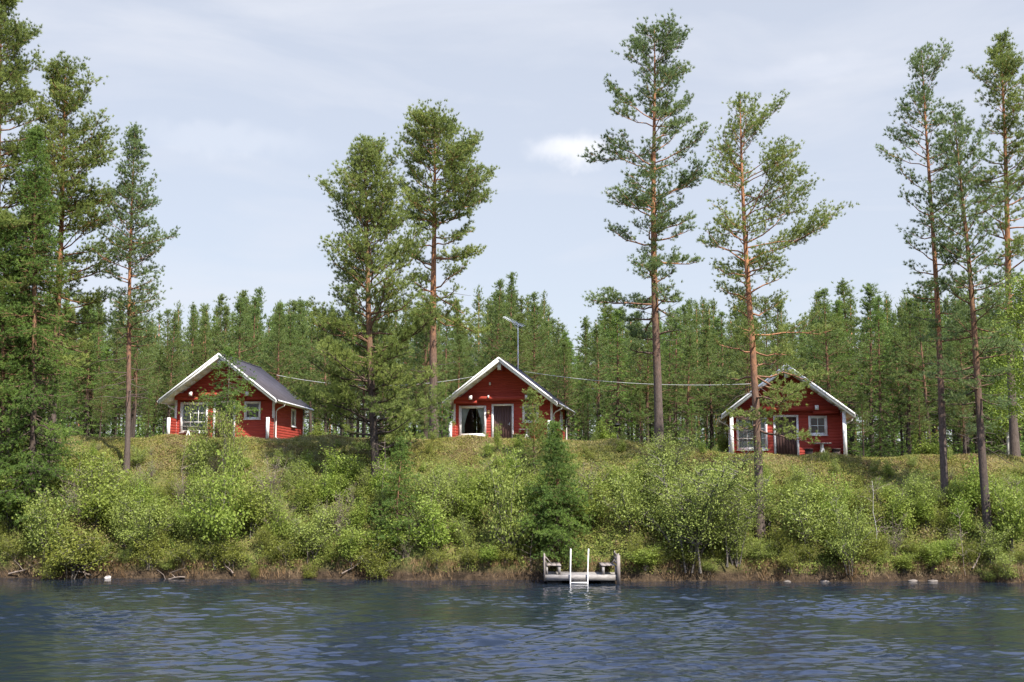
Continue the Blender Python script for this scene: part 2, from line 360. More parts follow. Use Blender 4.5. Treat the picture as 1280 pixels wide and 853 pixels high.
def conifer(H, prof, rs, trunk_r=.15, lean=(0, 0), whorl=.42, per=4, kind='pine', cb=.3, dens=1.0, need=(.115, .028, 11),
            dead=0, bend=.15, tuft_step=.16, sec_step=.26, gap=.0, low_tufts=1.0, bare=.3, crook=0, fill=4, spr=.14):
    """prof: list of (height fraction, left radius, right radius); returns (trunk MB, branches MB, crown MB)"""
    T, B, Cn = MB(), MB(), MB()
    n = 14; tt = np.linspace(0, 1, n)
    ph = rs.random() * 6.28
    px_ = lean[0] * tt + bend * np.sin(tt * 3.4 + ph) * tt * (1 - tt) * 2.2 ; py_ = lean[1] * tt + bend * np.cos(tt * 2.9 + ph) * tt * (1 - tt) * 2
    pts = np.stack([px_, py_, tt * H], 1)
    rad = trunk_r * ((1 - tt) ** .8 * .93 + .05); rad[0] *= 1.28
    pts0 = pts.copy(); pts0[0, 2] = -.35
    T.tube(pts0, rad, 9, var=tt)
    hf = np.array([p[0] for p in prof]); rl = np.array([p[1] for p in prof]); rr = np.array([p[2] for p in prof])
    z = cb * H
    top = H * .985
    limbs = []
    while z < top:
        t = z / H
        k = max(2, int(round(per * rs.uniform(.7, 1.3))))
        a0 = rs.random() * 6.28
        for i in range(k):
            limbs.append((z + rs.uniform(-.5, .5) * whorl * .7, a0 + i * 6.28 / k + rs.normal() * .35))
        z += whorl * (1.25 - .65 * t) * rs.uniform(.8, 1.2)
    TP, TD, TV = [], [], []
    for (z, az) in limbs:
        t = min(.995, max(.02, z / H))
        if rs.random() < gap * (1.5 if (t - cb) / (1 - cb) < .4 else .75): continue
        cx = (math.cos(az) + 1) / 2
        r = np.interp(t, hf, rl) * (1 - cx) + np.interp(t, hf, rr) * cx
        Ln = r * rs.uniform(.55, 1.30)
        if Ln < .08: Ln = .08
        u = (t - cb) / (1 - cb)
        if kind == 'spruce': el = R(np.interp(u, [0, .5, .85, 1], [-22, -8, 25, 60]) + rs.normal() * 6); curl = R(22)
        elif kind == 'young': el = R(np.interp(u, [0, .5, .85, 1], [8, 28, 45, 68]) + rs.normal() * 9); curl = R(18)
        else: el = R(np.interp(u, [0, .35, .8, 1], [-12, 12, 38, 65]) + rs.normal() * 13); curl = R(16)
        mx = max(-.2, min(1, (H - z - .05) / Ln))
        if kind != 'spruce' and math.sin(min(1.55, el + .18)) > mx: el = math.asin(mx) - .18
        m = 6; q = np.linspace(0, 1, m); p0 = np.array([np.interp(t, tt, px_), np.interp(t, tt, py_), z])
        seg = Ln / (m - 1) ; P = [p0]; a = az
        for j in range(1, m):
            e = el - curl * .6 * math.sin(q[j] * 3.14) + curl * q[j] + rs.normal() * (.10 + crook)
            a += rs.normal() * (.12 + crook)
            P.append(P[-1] + seg * np.array([math.cos(a) * math.cos(e), math.sin(a) * math.cos(e), math.sin(e)]))
        P = np.array(P)
        br = max(.008, trunk_r * .30 * (1 - t) ** .5 * min(1, Ln / 1.5 + .3))
        T.tube(P, br * (1 - q * .8), 4, var=np.full(m, t), cap=False)
        # side twigs
        s = bare * rs.uniform(.6, 1.2)
        lv = np.clip(rs.normal(.5, .22), 0, 1)
        side = 1
        while s < 1.0:
            f = s * (m - 1); j = min(m - 2, int(f)); bp = P[j] + (P[j + 1] - P[j]) * (f - j); bd = unit(P[j + 1] - P[j])
            sl_ = (.16 + .42 * Ln * (1 - s) ** .8 + .10 * Ln) * rs.uniform(.6, 1.2)
            if kind == 'spruce': sl_ *= .8
            side = -side
            lat = unit(np.cross(bd, [0, 0, 1])) * side
            upv = {'spruce': -.25, 'young': .35, 'pine': .30}[kind]
            sd = unit(bd * .75 + lat * rs.uniform(.5, 1.1) + np.array([0, 0, upv + rs.normal() * .25]))
            e1 = bp + sd * sl_ * .5; e2 = e1 + unit(sd + np.array([0, 0, .25 if kind != 'spruce' else -.2]) + rs.normal(size=3) * .15) * sl_ * .5
            if sl_ > .35: T.tube(np.array([bp, e1, e2]), np.array([.30, .2, .08]) * br + .003, 3, var=np.full(3, t), cap=False)
            nt_ = max(2, int(sl_ / tuft_step * dens))
            for v in np.linspace(.25, 1, nt_):
                p = bp + (e1 - bp) * v * 2 if v < .5 else e1 + (e2 - e1) * (v * 2 - 1)
                TP.append(p + rs.normal(size=3) * sl_ * .07); TD.append(sd); TV.append(lv)
            s += sec_step / max(Ln, .3) * rs.uniform(.7, 1.3)
        TP.append(P[-1]); TD.append(unit(P[-1] - P[-2])); TV.append(lv)
    TP.append(pts[-1]); TD.append(np.array([0, 0, 1.])); TV.append(.5)
    K = fill; nb = len(TP); TP = np.repeat(np.array(TP), K, 0); TD = np.repeat(np.array(TD), K, 0); TV = np.repeat(np.array(TV), K)
    off = rs.normal(size=TP.shape) * spr; off[:, 2] = np.abs(off[:, 2]) * .8 - spr * .2; off[::K] *= .2; TP = TP + off; TP[nb * K - K:] = pts[-1] + rs.normal(size=(K, 3)) * .03
    TV = np.clip(np.array(TV) * .6 + rs.random(len(TP)) * .4, 0, 1)
    needles(Cn, TP, TD, need[0], need[1], need[2], rs, up=-.1 if kind == 'spruce' else .3, spread=.7 if kind == 'spruce' else .55, var=TV)
    # dead branches under the crown
    for i in range(dead):
        z = rs.uniform(min(.2, cb), cb + .1) * H; az = rs.random() * 6.28; Ln = rs.uniform(.4, 2.0)
        P = [np.array([np.interp(z / H, tt, px_), np.interp(z / H, tt, py_), z])]; e = R(rs.uniform(-25, 15))
        for j in range(4):
            e += rs.normal() * .22; az += rs.normal() * .2
            P.append(P[-1] + Ln / 4 * np.array([math.cos(az) * math.cos(e), math.sin(az) * math.cos(e), math.sin(e)]))
        T.tube(np.array(P), np.linspace(.022, .006, 5), 4, var=np.full(5, .1), cap=False)
        if Ln > .9:
            d = unit(P[3] - P[2] + rs.normal(size=3) * .5 * .3); T.tube(np.array([P[2], P[2] + d * .4]), np.array([.01, .004]), 3, var=np.full(2, .1), cap=False)
    return T, B, Cn
def plant_conifer(name, loc, gen, leaf, bark, label, cat, group=None):
    e = empty(name, loc); tag(e, label, cat, group)
    T, B, Cn = gen
    T.build('trunk', bark, e, smooth=True); Cn.build('crown', leaf, e)
    return e

# ------------------------------------------------------------------ the tall trees by the water (heights as seen)
def hero(name, kind, base, top, ext, leaf, bark, label, seed, group=None, cat='pine tree', Y=None, gy=None, **kw):
    if Y is None: x, y, z = ground_at(*base)
    else:
        x, y, z = at(base[0], base[1], Y); z = height(x, y)
    a, b = ray(*top); H = CAMH + b * y - z
    lean = (a * y - x, 0)
    sc = y / FPX
    # extents were measured at picture heights: turn them into metres up the tree
    prof = []
    for (py, l, r) in ext:
        hz = (CAMH + ray(top[0], py)[1] * y - z) / H; prof.append((min(1, max(0, hz)), l * sc, r * sc))
    prof.sort()
    kw.setdefault('cb', max(.03, prof[0][0]))
    rs = np.random.default_rng(seed)
    g = conifer(H, prof, rs, lean=lean, kind=kind, **kw)
    return plant_conifer(name, (x, y, z), g, leaf, bark, label, cat, group)
TG = 'tall conifers along the bank'
PB, PN = M['pine_blue'], M['pine']
hero('pine_tree', 'pine', (824, 560), (818, 34), [(34,4,4),(45,26,28),(80,44,50),(110,52,66),(140,62,70),(165,82,66),(200,70,72),(230,62,76),(260,66,66),(290,62,55),(325,42,48),(355,78,30),(385,92,40),(415,70,55),(440,45,45)],
     PB, M['bark'], 'tallest pine on the bank, orange trunk, between the middle and right cabins', 1, TG, trunk_r=.235, Y=56, per=4, whorl=.62, gap=.36, dead=9, crook=.05, need=(.13, .034, 11), bend=.3, bare=.42, dens=1.15)
hero('pine_tree', 'pine', (950, 668), (925, 120), [(120,4,4),(140,18,24),(175,34,64),(215,44,62),(260,44,92),(300,46,116),(335,56,122),(365,40,84),(400,34,100),(450,66,84),(480,70,96),(515,46,116),(532,20,70)],
     PN, M['bark'], 'tall pine rooted low on the bank, its trunk crossing in front of the right cabin', 2, TG, trunk_r=.20, per=4, whorl=.6, gap=.25, dead=14, crook=.07, need=(.105, .029, 11), bend=.25, bare=.42, dens=1.1)
hero('pine_tree', 'pine', (1182, 642), (1152, 62), [(62,3,3),(90,20,34),(115,22,52),(150,42,34),(190,56,38),(225,50,40),(260,44,36),(290,54,40),(320,56,40),(355,42,32),(395,24,24),(440,20,30)],
     PB, M['bark'], 'tall slim pine, leftmost of the three tall pines near the right edge', 3, TG, trunk_r=.17, per=4, whorl=.6, gap=.26, dead=16, need=(.115, .03, 11), bend=.2, bare=.4)
hero('pine_tree', 'pine', (1237, 682), (1192, 142), [(142,3,3),(155,18,20),(185,30,34),(220,40,46),(260,46,52),(300,50,50),(350,46,46),(400,48,44),(450,52,48),(500,42,36),(540,30,36)],
     PB, M['bark_dark'], 'dark trunked pine leaning left, middle one of the three tall pines at the right edge', 4, TG, trunk_r=.19, per=4, whorl=.55, gap=.2, dead=10, need=(.11, .03, 11), bend=.25, bare=.36)
hero('pine_tree', 'pine', (1269, 575), (1250, 46), [(46,3,3),(70,20,22),(100,36,38),(130,52,46),(160,48,50),(195,36,44),(240,44,50),(290,36,50),(340,30,44),(390,34,40),(430,20,30)],
     PN, M['bark'], 'tall pine with bare orange trunk, rightmost of the three tall pines at the right edge', 5, TG, trunk_r=.22, Y=54, per=4, whorl=.55, gap=.26, dead=12, need=(.13, .034, 11), bend=.2, bare=.42)
hero('pine_tree', 'young', (471, 612), (455, 178), [(178,4,4),(195,20,20),(230,32,50),(260,50,64),(290,74,76),(320,60,84),(350,68,84),(385,66,84),(430,80,86),(480,96,84),(530,92,90),(560,60,60)],
     PN, M['bark_dark'], 'broad pine branched almost to the ground, standing between the left and middle cabins', 6, TG, trunk_r=.21, per=5, whorl=.5, gap=.10, dead=14, crook=.05, need=(.12, .03, 11), bare=.30, dens=1.05, fill=4)
hero('pine_tree', 'pine', (543, 562), (543, 148), [(148,10,10),(160,30,28),(180,48,64),(200,50,66),(235,54,78),(270,54,88),(300,44,82),(335,36,66),(370,34,58),(400,24,60)],
     PN, M['bark'], 'round topped pine with orange trunk behind the broad pine left of the middle cabin', 7, TG, trunk_r=.24, Y=57, per=5, whorl=.5, gap=.27, dead=10, crook=.09, need=(.125, .031, 12), bare=.4, dens=1.2)
hero('pine_tree', 'young', (158, 592), (169, 158), [(158,3,3),(185,14,14),(225,22,28),(265,28,38),(290,38,46),(320,40,52),(345,44,44),(380,30,40),(430,26,30)],
     PB, M['bark'], 'slender pine standing alone left of the left cabin with a bare lower trunk', 8, TG, trunk_r=.14, per=4, whorl=.42, gap=.16, dead=20, need=(.105, .03, 11), bare=.3)
hero('pine_tree', 'pine', (62, 600), (82, 82), [(82,4,4),(110,28,34),(140,42,54),(170,44,50),(205,46,66),(245,52,74),(285,52,76),(325,54,78),(365,56,70),(410,60,56),(460,60,60)],
     PN, M['bark'], 'reddish trunked pine in the left edge clump, long branches reaching right', 9, TG, trunk_r=.21, Y=52, per=5, whorl=.5, gap=.12, dead=12, need=(.12, .032, 12), bare=.34)
hero('pine_tree', 'pine', (-14, 600), (2, -12), [(-12,6,6),(20,30,34),(55,40,56),(100,50,50),(150,50,46),(200,60,60),(270,60,70),(350,60,66),(430,50,60),(500,50,50)],
     PN, M['bark_dark'], 'very tall pine cut by the left edge of the photo and rising to its top', 10, TG, trunk_r=.24, Y=50, per=5, whorl=.5, gap=.1, dead=6, need=(.12, .032, 12), bare=.3, dens=1.15)
hero('spruce_tree', 'spruce', (38, 648), (46, 158), [(158,3,3),(200,14,14),(260,26,28),(340,36,40),(430,46,50),(520,54,60),(600,62,66),(635,50,50)],
     M['spruce'], M['bark_dark'], 'dark narrow spruce in front of the clump of pines at the left edge', 11, TG, cat='spruce tree', trunk_r=.16, per=6, whorl=.30, gap=.24, fill=3, need=(.085, .03, 10), bare=.2, tuft_step=.13, sec_step=.22)
hero('spruce_tree', 'spruce', (2, 655), (8, 262), [(262,3,3),(320,20,20),(420,34,34),(520,48,48),(620,58,58),(645,40,40)],
     M['spruce'], M['bark_dark'], 'shorter dark spruce half cut by the left edge of the photo', 12, TG, cat='spruce tree', trunk_r=.14, per=6, whorl=.30, gap=.24, fill=3, need=(.085, .03, 10), bare=.2, tuft_step=.13, sec_step=.22)
# smaller conifers on the slope
SG = 'small conifers on the bank'
hero('young_spruce', 'spruce', (698, 690), (692, 530), [(530,2,2),(552,10,10),(585,22,22),(620,36,34),(655,50,46),(682,56,50)],
     M['spruce'], M['bark_dark'], 'young spruce with drooping branches on the bank below the right side of the middle cabin', 13, SG, cat='spruce tree', trunk_r=.08, per=6, whorl=.24, cb=.04, gap=.08, fill=3, need=(.08, .028, 10), bare=.12, tuft_step=.10, sec_step=.18)
hero('young_pine', 'young', (669, 600), (664, 492), [(492,2,2),(505,6,6),(525,12,18),(550,16,24),(580,18,24)],
     PN, M['bark'], 'bushy little pine in front of the small window of the middle cabin', 14, SG, trunk_r=.05, per=4, whorl=.28, cb=.1, fill=2, need=(.10, .026, 10), bare=.15, tuft_step=.12, sec_step=.2)
hero('young_spruce', 'spruce', (281, 592), (286, 438), [(438,3,3),(455,12,12),(475,24,28),(495,32,34),(512,22,26),(528,8,8)],
     M['spruce'], M['deadwood'], 'thin stemmed young tree in front of the gable of the left cabin', 15, SG, trunk_r=.05, per=4, whorl=.28, cb=.42, fill=2, gap=.1, need=(.09, .026, 10), bare=.15, tuft_step=.11, sec_step=.2, dead=5)
hero('young_spruce', 'spruce', (497, 692), (502, 548), [(548,2,2),(580,14,14),(620,24,26),(660,34,34),(688,30,30)],
     M['spruce'], M['bark_dark'], 'small dark spruce below the broad pine left of the middle cabin', 16, SG, cat='spruce tree', trunk_r=.06, per=5, whorl=.26, cb=.05, fill=2, need=(.08, .028, 9), bare=.12, tuft_step=.11, sec_step=.2)
hero('young_spruce', 'spruce', (553, 592), (549, 482), [(482,2,2),(500,10,8),(530,18,12),(560,22,14),(590,20,14)],
     M['spruce'], M['bark_dark'], 'little spruce just left of the middle cabin', 17, SG, cat='spruce tree', trunk_r=.05, per=5, whorl=.26, cb=.05, fill=2, need=(.085, .028, 9), bare=.12, tuft_step=.11, sec_step=.2, Y=55.5)

# ------------------------------------------------------------------ cabins
AP, HW, SL, RT, RL = 4.55, 3.1, .774, .13, 7.6     # apex height, half roof width, slope, thickness, roof length
WX, WY0, WY1 = 2.65, 1.2, 7.3                      # wall half width, facade and back wall
def under(x): return AP - .17 - SL * abs(x)        # underside of the roof
LOG = .145
def bulge(z): 
    q = (z % LOG) / LOG; return .017 * math.sqrt(max(0, 1 - (2 * q - 1) ** 2)) 
def log_wall(b, fn, a0, a1, z0, ztop_fn, holes=(), thick=.0, two=False):
    """fn(a, out, z) -> point; a runs along the wall; rows of logs, openings cut out, top follows ztop_fn(a)"""
    zmax = max(ztop_fn(a) for a in np.linspace(a0, a1, 41))
    zs = set(np.round(np.arange(z0, zmax, LOG / 5), 4)) | {round(z0, 4), round(zmax, 4)}
    for h in holes: zs |= {round(h[2], 4), round(h[3], 4)}
    zs = sorted(zs)
    if ztop_fn(a0) < zmax - .01:        # gable: limits by height
        def lim(z):
            z = min(z, zmax - 1e-4)
            e = max(0.0, (AP - .17 - z) / SL); return max(a0, -e), min(a1, e)
    else:
        def lim(z): return a0, a1
    for z_, z2 in zip(zs[:-1], zs[1:]):
        l0, r0 = lim(z_); l1, r1 = lim(z2); zm = (z_ + z2) / 2
        cuts = sorted((h[0], h[1]) for h in holes if h[2] < zm < h[3])
        segs = []; cl_, cl1 = l0, l1
        for h0, h1 in cuts: segs.append((cl_, h0, cl1, h0)); cl_ = cl1 = h1
        segs.append((cl_, r0, cl1, r1))
        for p, q, p1, q1 in segs:
            b.add([fn(p, bulge(z_ + 1e-5), z_), fn(q, bulge(z_ + 1e-5), z_), fn(q1, bulge(z2 - 1e-5), z2), fn(p1, bulge(z2 - 1e-5), z2)], [(0, 1, 2, 3)])
            if two: b.add([fn(p, -thick, z_), fn(q, -thick, z_), fn(q1, -thick, z2), fn(p1, -thick, z2)], [(3, 2, 1, 0)])
def window(parent, cx, y, z0, z1, wd, front=True, side=0, curtain=None, mull=(1, 1), seed=0, fw=.10):
    """frame in the wall plane; side: 0 front wall (faces -y), 1 right wall (faces +x), 2 back wall"""
    f = MB(); hw_ = wd / 2
    def P(a, o, z):                                  # a along, o outwards
        if side == 0: return (cx + a, y - o, z)
        if side == 1: return (y + o, cx + a, z)
        return (cx - a, y + o, z)
    def bx(b, a0, a1, o0, o1, q0, q1):
        p = P(a0, o0, q0); q = P(a1, o1, q1)
        b.box([min(u, v) for u, v in zip(p, q)], [max(u, v) for u, v in zip(p, q)])
    o0, o1 = -.10, .062
    bx(f, -hw_ - fw, -hw_, o0, o1, z0 - fw, z1 + fw); bx(f, hw_, hw_ + fw, o0, o1, z0 - fw, z1 + fw)
    bx(f, -hw_, hw_, o0, o1, z1, z1 + fw); bx(f, -hw_, hw_, o0, o1, z0 - fw, z0)
    fo = f.build('window', M['white'], parent)
    s = MB(); bx(s, -hw_ - fw - .03, hw_ + fw + .03, .062, .10, z0 - fw - .03, z0 - fw + .015); s.build('sill', M['white'], fo)
    m = MB()
    for k in range(mull[0]): a = -hw_ + wd * (k + 1) / (mull[0] + 1); bx(m, a - .014, a + .014, -.045, -.018, z0, z1)
    for k in range(mull[1]): q = z0 + (z1 - z0) * (k + 1) / (mull[1] + 1); bx(m, -hw_, hw_, -.042, -.021, q - .014, q + .014)
    bx(m, -hw_, -hw_ + .035, -.05, -.012, z0, z1); bx(m, hw_ - .035, hw_, -.05, -.012, z0, z1)
    bx(m, -hw_ + .035, hw_ - .035, -.048, -.014, z0, z0 + .035); bx(m, -hw_ + .035, hw_ - .035, -.048, -.014, z1 - .035, z1)
    m.build('sash', M['metal'] if side == 2 else M['white'], fo)
    p = MB(); p.add([P(-hw_, -.055, z0), P(hw_, -.055, z0), P(hw_, -.055, z1), P(-hw_, -.055, z1)], [(0, 1, 2, 3)]); p.build('pane', M['glass'], fo)
    if curtain:
        rs = np.random.default_rng(seed)
        for sgn in (-1, 1):
            nu, nv = 26, 12; V = []
            for j in range(nv + 1):
                v = j / nv                            # 0 top
                wtop = hw_ * (.97 if curtain == 'full' else .80)
                wj = wtop if curtain == 'full' else wtop * (1 - .80 * v ** .55 if v < .75 else (1 - .80 * .75 ** .55) + .04 * (v - .75))
                for i in range(nu + 1):
                    u = i / nu
                    V.append(P(sgn * (hw_ - u * wj), -.16 - .028 * math.sin(u * 34 + sgn), z1 - v * (z1 - z0) * (1.0 if curtain == 'full' else .93)))
            q = np.arange(nv)[:, None] * (nu + 1) + np.arange(nu)[None, :]
            c_ = MB(); q = q.reshape(-1); c_.add(V, np.stack([q, q + 1, q + nu + 2, q + nu + 1], -1)); c_.build('curtain', M['curtain'], fo, smooth=True)
    return fo
def make_cabin(loc, yaw, label, tall_wings, curtain, antenna=False, lantern=True, seed=0):
    e = empty('red_cabin', loc, -R(yaw)); tag(e, label, 'cabin', 'red lakeside cabins')
    b = MB(); b.box((-2.6, 1.26, -.5), (2.6, WY1 - .06, .02)); b.box((-2.7, .0, -.5), (2.7, 1.24, -.02)); b.build('foundation', M['stone'], e)
    b = MB(); k = 0
    for k in range(8): b.box((-2.72, .02 + k * .148, -.02), (2.72, .02 + k * .148 + .14, .03))
    b.build('porch_deck', M['wood_grey'], e)
    b = MB(); b.box((-2.6, 1.28, .02), (2.6, WY1 - .08, .05)); b.build('floor', M['interior'], e)
    WIN = [(-2.30, -1.0, .55, 1.98), (.0 - .50, .0 + .50, .03, 2.06), (1.17, 1.87, 1.25, 2.02)]
    b = MB(); log_wall(b, lambda a, o, z: (a, WY0 - o, z), -WX, WX, 0, lambda a: under(a), WIN); b.build('front_wall', M['red'], e, smooth=False)
    b = MB(); hs = under(WX)
    log_wall(b, lambda a, o, z: (WX + o, a, z), WY0, WY1, 0, lambda a: hs, [(4.80, 5.50, 1.02, 1.86)])
    b.build('side_wall', M['red'], e)
    b = MB(); log_wall(b, lambda a, o, z: (-WX - o, WY1 + WY0 - a, z), WY0, WY1, 0, lambda a: hs); b.build('side_wall', M['red'], e)
    b = MB(); log_wall(b, lambda a, o, z: (-a, WY1 + o, z), -WX, WX, 0, lambda a: under(a), [(.85, 2.35, .6, 2.0)]); b.build('back_wall', M['red'], e)
    # overhanging gable panel and the tie beam under it
    b = MB(); b.box((-2.62, .80, 2.34), (2.48, .98, 2.56)); b.box((-2.62, .80, 2.19), (-1.35, .98, 2.335)); b.box((1.30, .80, 2.19), (2.48, .98, 2.335))
    b.box((-2.60, .98, 2.20), (-2.44, WY0, 2.40)); b.box((2.30, .98, 2.20), (2.46, WY0, 2.40)); b.build('tie_beam', M['red'], e)
    for x in (-1.62, 1.42):
        b = MB(); b.box((x - .075, .45, 2.38), (x + .075, .797, 2.56)); b.box((x - .075, .983, 2.38), (x + .075, WY0, 2.55)); pu = b.build('purlin', M['red'], e)
        b = MB(); b.box((x - .085, .42, 2.36), (x + .085, .448, 2.58)); b.build('purlin_cap', M['white'], pu)
    b = MB(); b.box((-.08, .12, under(.1) - .34), (.08, WY0, under(.1) - .02)); ro = b.build('ridge_beam', M['red'], e)
    b = MB(); b.box((-.10, .09, under(.1) - .40), (.10, .118, under(.1) - .01)); b.build('beam_cap', M['white'], ro)
    # corner boards
    for sx in (-1, 1):
        b = MB(); b.box((sx * WX - .055, WY0 - .055, .03), (sx * WX + .055, WY0 + .06, hs)) if sx > 0 else b.box((-WX - .055, WY0 - .055, .03), (-WX + .055, WY0 + .06, hs))
        b.build('corner_board', M['white'], e)
    # porch wings
    wh = 2.22 if tall_wings else 1.18
    for sx in (-1, 1):
        b = MB(); x0 = sx * WX
        log_wall(b, lambda a, o, z: (x0 - .05 - o, a, z), .2, WY0 - .06, .03, lambda a: wh); log_wall(b, lambda a, o, z: (x0 + .05 + o, a, z), .2, WY0 - .06, .03, lambda a: wh)
        b.box((x0 - .055, .2, wh), (x0 + .055, WY0 - .06, wh + .03)); wg = b.build('porch_wing', M['red'], e)
        b = MB(); b.box((x0 - .085, .17, .03), (x0 + .085, .198, wh + .03)); b.build('end_board', M['white'], wg)
    # windows, door
    window(e, -1.65, WY0, .55, 1.98, 1.30, curtain=curtain, mull=(2, 2) if curtain == 'full' else (0, 0), seed=seed)
    window(e, 1.52, WY0, 1.25, 2.02, .70, mull=(0, 1) if not tall_wings else (1, 1), seed=seed + 1, fw=.09)
    window(e, 5.15, WX, 1.02, 1.86, .70, side=1, mull=(0, 0), seed=seed + 2, fw=.085)
    window(e, -1.6, WY1, .6, 2.0, 1.5, side=2, mull=(2, 1), seed=seed + 3)
    b = MB()
    for k in range(7): b.box((-.49 + k * .14, WY0 + .03, .05), (-.49 + k * .14 + .133, WY0 + .075, 2.05))
    b.box((-.49, WY0 + .075, .05), (.49, WY0 + .09, 2.05)); dr = b.build('door', M['brown'], e)
    b = MB(); b.box((.36, WY0 - .005, 1.0), (.385, WY0 + .03, 1.16)); b.box((.28, WY0 - .02, 1.06), (.38, WY0 - .002, 1.08)); b.build('handle', M['metal'], dr)
    b = MB(); b.box((-.60, WY0 - .062, .03), (-.50, WY0 + .09, 2.16)); b.box((.50, WY0 - .062, .03), (.60, WY0 + .09, 2.16)); b.box((-.50, WY0 - .062, 2.06), (.50, WY0 + .09, 2.16)); b.build('door_frame', M['white'], e)
    if lantern:
        b = MB(); b.box((-.80, WY0 - .05, 1.70), (-.74, WY0 - .03, 1.86)); b.box((-.83, WY0 - .17, 1.60), (-.71, WY0 - .055, 1.76)); b.box((-.85, WY0 - .19, 1.762), (-.69, WY0 - .045, 1.79)); b.build('wall_lantern', M['brass'], e)
        b = MB(); b.box((-.74, WY0 - .07, 3.18), (-.66, WY0 - .03, 3.34)); b.box((-.74, .74, 2.45), (-.67, .797, 2.60)); b.build('insulator', M['white'], e)
    # roof
    def slab(b, sx, x0, x1, off0, off1, y0, y1, mi=0):
        v = []
        for y in (y0, y1):
            for x, o in ((x0, off0), (x1, off0), (x1, off1), (x0, off1)): v.append((sx * x, y, AP - SL * x + o))
        q = [(0,1,2,3),(7,6,5,4),(0,4,5,1),(1,5,6,2),(2,6,7,3),(3,7,4,0)]
        b.add(v, q if sx > 0 else [t[::-1] for t in q], mi=mi)
    b = MB()
    for sx in (-1, 1): slab(b, sx, 0, HW + .02, -.04, .0, -.03, RL + .03)
    rf = b.build('roof', M['felt'], e)
    b = MB()
    for sx in (-1, 1):
        for k in range(8):
            x0 = .0 + k * HW / 8; slab(b, sx, x0 + .004, x0 + HW / 8 - .004, -.15, -.045, .0, RL)
    b.build('soffit', M['white'], rf)
    b = MB(); b.tube([(0, -.03, AP - .005), (0, RL + .03, AP - .005)], .05, 6); b.build('ridge_cap', M['felt'], rf)
    for sx in (-1, 1):
        b = MB(); slab(b, sx, 0, HW + .04, -.235, -.012, -.062, -.034); slab(b, sx, 0, HW + .02, -.085, .035, -.092, -.064); b.build('bargeboard', M['white'], rf)
        b = MB(); slab(b, sx, 0, HW + .04, -.21, -.012, RL + .034, RL + .06); b.build('bargeboard', M['white'], rf)
        ez = AP - SL * HW
        b = MB(); xa, xb = sorted((sx * (HW + .002), sx * (HW + .028))); b.box((xa, 0, ez - .19), (xb, RL, ez - .045)); b.build('fascia', M['white'], rf)
        b = MB(); b.tube([(sx * (HW + .09), -.02, ez - .085), (sx * (HW + .09), RL + .02, ez - .125)], .058, 8)
        gt = b.build('gutter', M['white'], rf)
        for (yy, rr_) in ((1.42, .4), (WY1 - .15, 1.0)) if sx > 0 else ((1.42, .4),):
            b = MB(); xw = sx * (WX + .085)
            b.tube([(sx * (HW + .09), yy, ez - .14), (sx * (HW + .07), yy, ez - .26), (sx * (WX + .2), yy, ez - .42), (xw, yy, ez - .55), (xw, yy, .22), (sx * (WX + .2), yy, .12)], .036, 7)
            b.build('downpipe', M['white'], e)
    if antenna:
        t = empty('roof_antenna', (.48, 3.4, AP - SL * .48 - .02)); t.parent = e
        b = MB(); b.tube([(0, 0, 0), (0, 0, 2.62)], .022, 6); b.build('mast', M['metal'], t)
        b = MB(); p0, p1 = np.array([.30, 0, 2.50]), np.array([-.80, -.25, 3.05]); b.tube([p0, p1], .02, 5)
        b.tube([(0, 0, 2.3), (-.35, -.1, 2.8)], .012, 4)
        for k in range(12):
            p = p0 + (p1 - p0) * (k + .3) / 12; l = .30 - .010 * k
            b.tube([p + np.array([-l * .35, -l * .9, -.08]), p + np.array([l * .35, l * .9, .08])], .009, 4)
        for dz in (-.16, .16): b.tube([p0 + np.array([.0, -.35, dz]), p0 + np.array([.0, .35, dz])], .012, 4)
        b.build('crossbar', M['metal'], t)
    return e
CAB = [((-15.41, 58.98, 6.02), 4.0), ((-.70, 59.6, 5.88), 9.6), ((13.25, 54.25, 4.98), 9.0)]
make_cabin(CAB[0][0], CAB[0][1], 'left red log cabin, dark felt roof and right side wall showing, behind a young tree', False, 'full', seed=1, lantern=False)
make_cabin(CAB[1][0], CAB[1][1], 'middle red log cabin with an aerial on its roof and parted curtains in the window', False, 'drape', antenna=True, seed=5)
make_cabin(CAB[2][0], CAB[2][1], 'right red log cabin with white porch posts, pine branches hanging before its gable', True, 'full', seed=9, lantern=False)
def make_table(label, ci, lx, ly, rz=0):
    (X, Y, Z), yaw = CAB[ci]; c_, s_ = math.cos(R(yaw)), math.sin(R(yaw))
    e = empty('garden_table', (X + lx * c_ + ly * s_, Y - lx * s_ + ly * c_, Z + .03), -R(yaw + rz)); tag(e, label, 'table', 'garden tables on the cabin porches')
    b = MB()
    for k in range(5): b.box((-.40 + k * .162, -.48, .70), (-.40 + k * .162 + .152, .48, .735))
    b.build('tabletop', M['wood_grey'], e)
    for y in (-.33, .33):
        b = MB()
        for sx in (-1, 1): b.tube([(sx * .015, y, .70), (sx * .02, y, .45), (sx * .08, y, .25), (sx * .20, y, .10), (sx * .31, y, .0)], [.03, .035, .032, .03, .028], 6)
        b.build('leg', M['white'], e)
make_table('garden table with splayed white legs under the small window of the middle cabin', 1, 1.45, .62)
make_table('garden table with splayed white legs on the porch of the right cabin', 2, 1.62, .62)
make_table('garden table before the big window of the left cabin', 0, -1.62, .62)
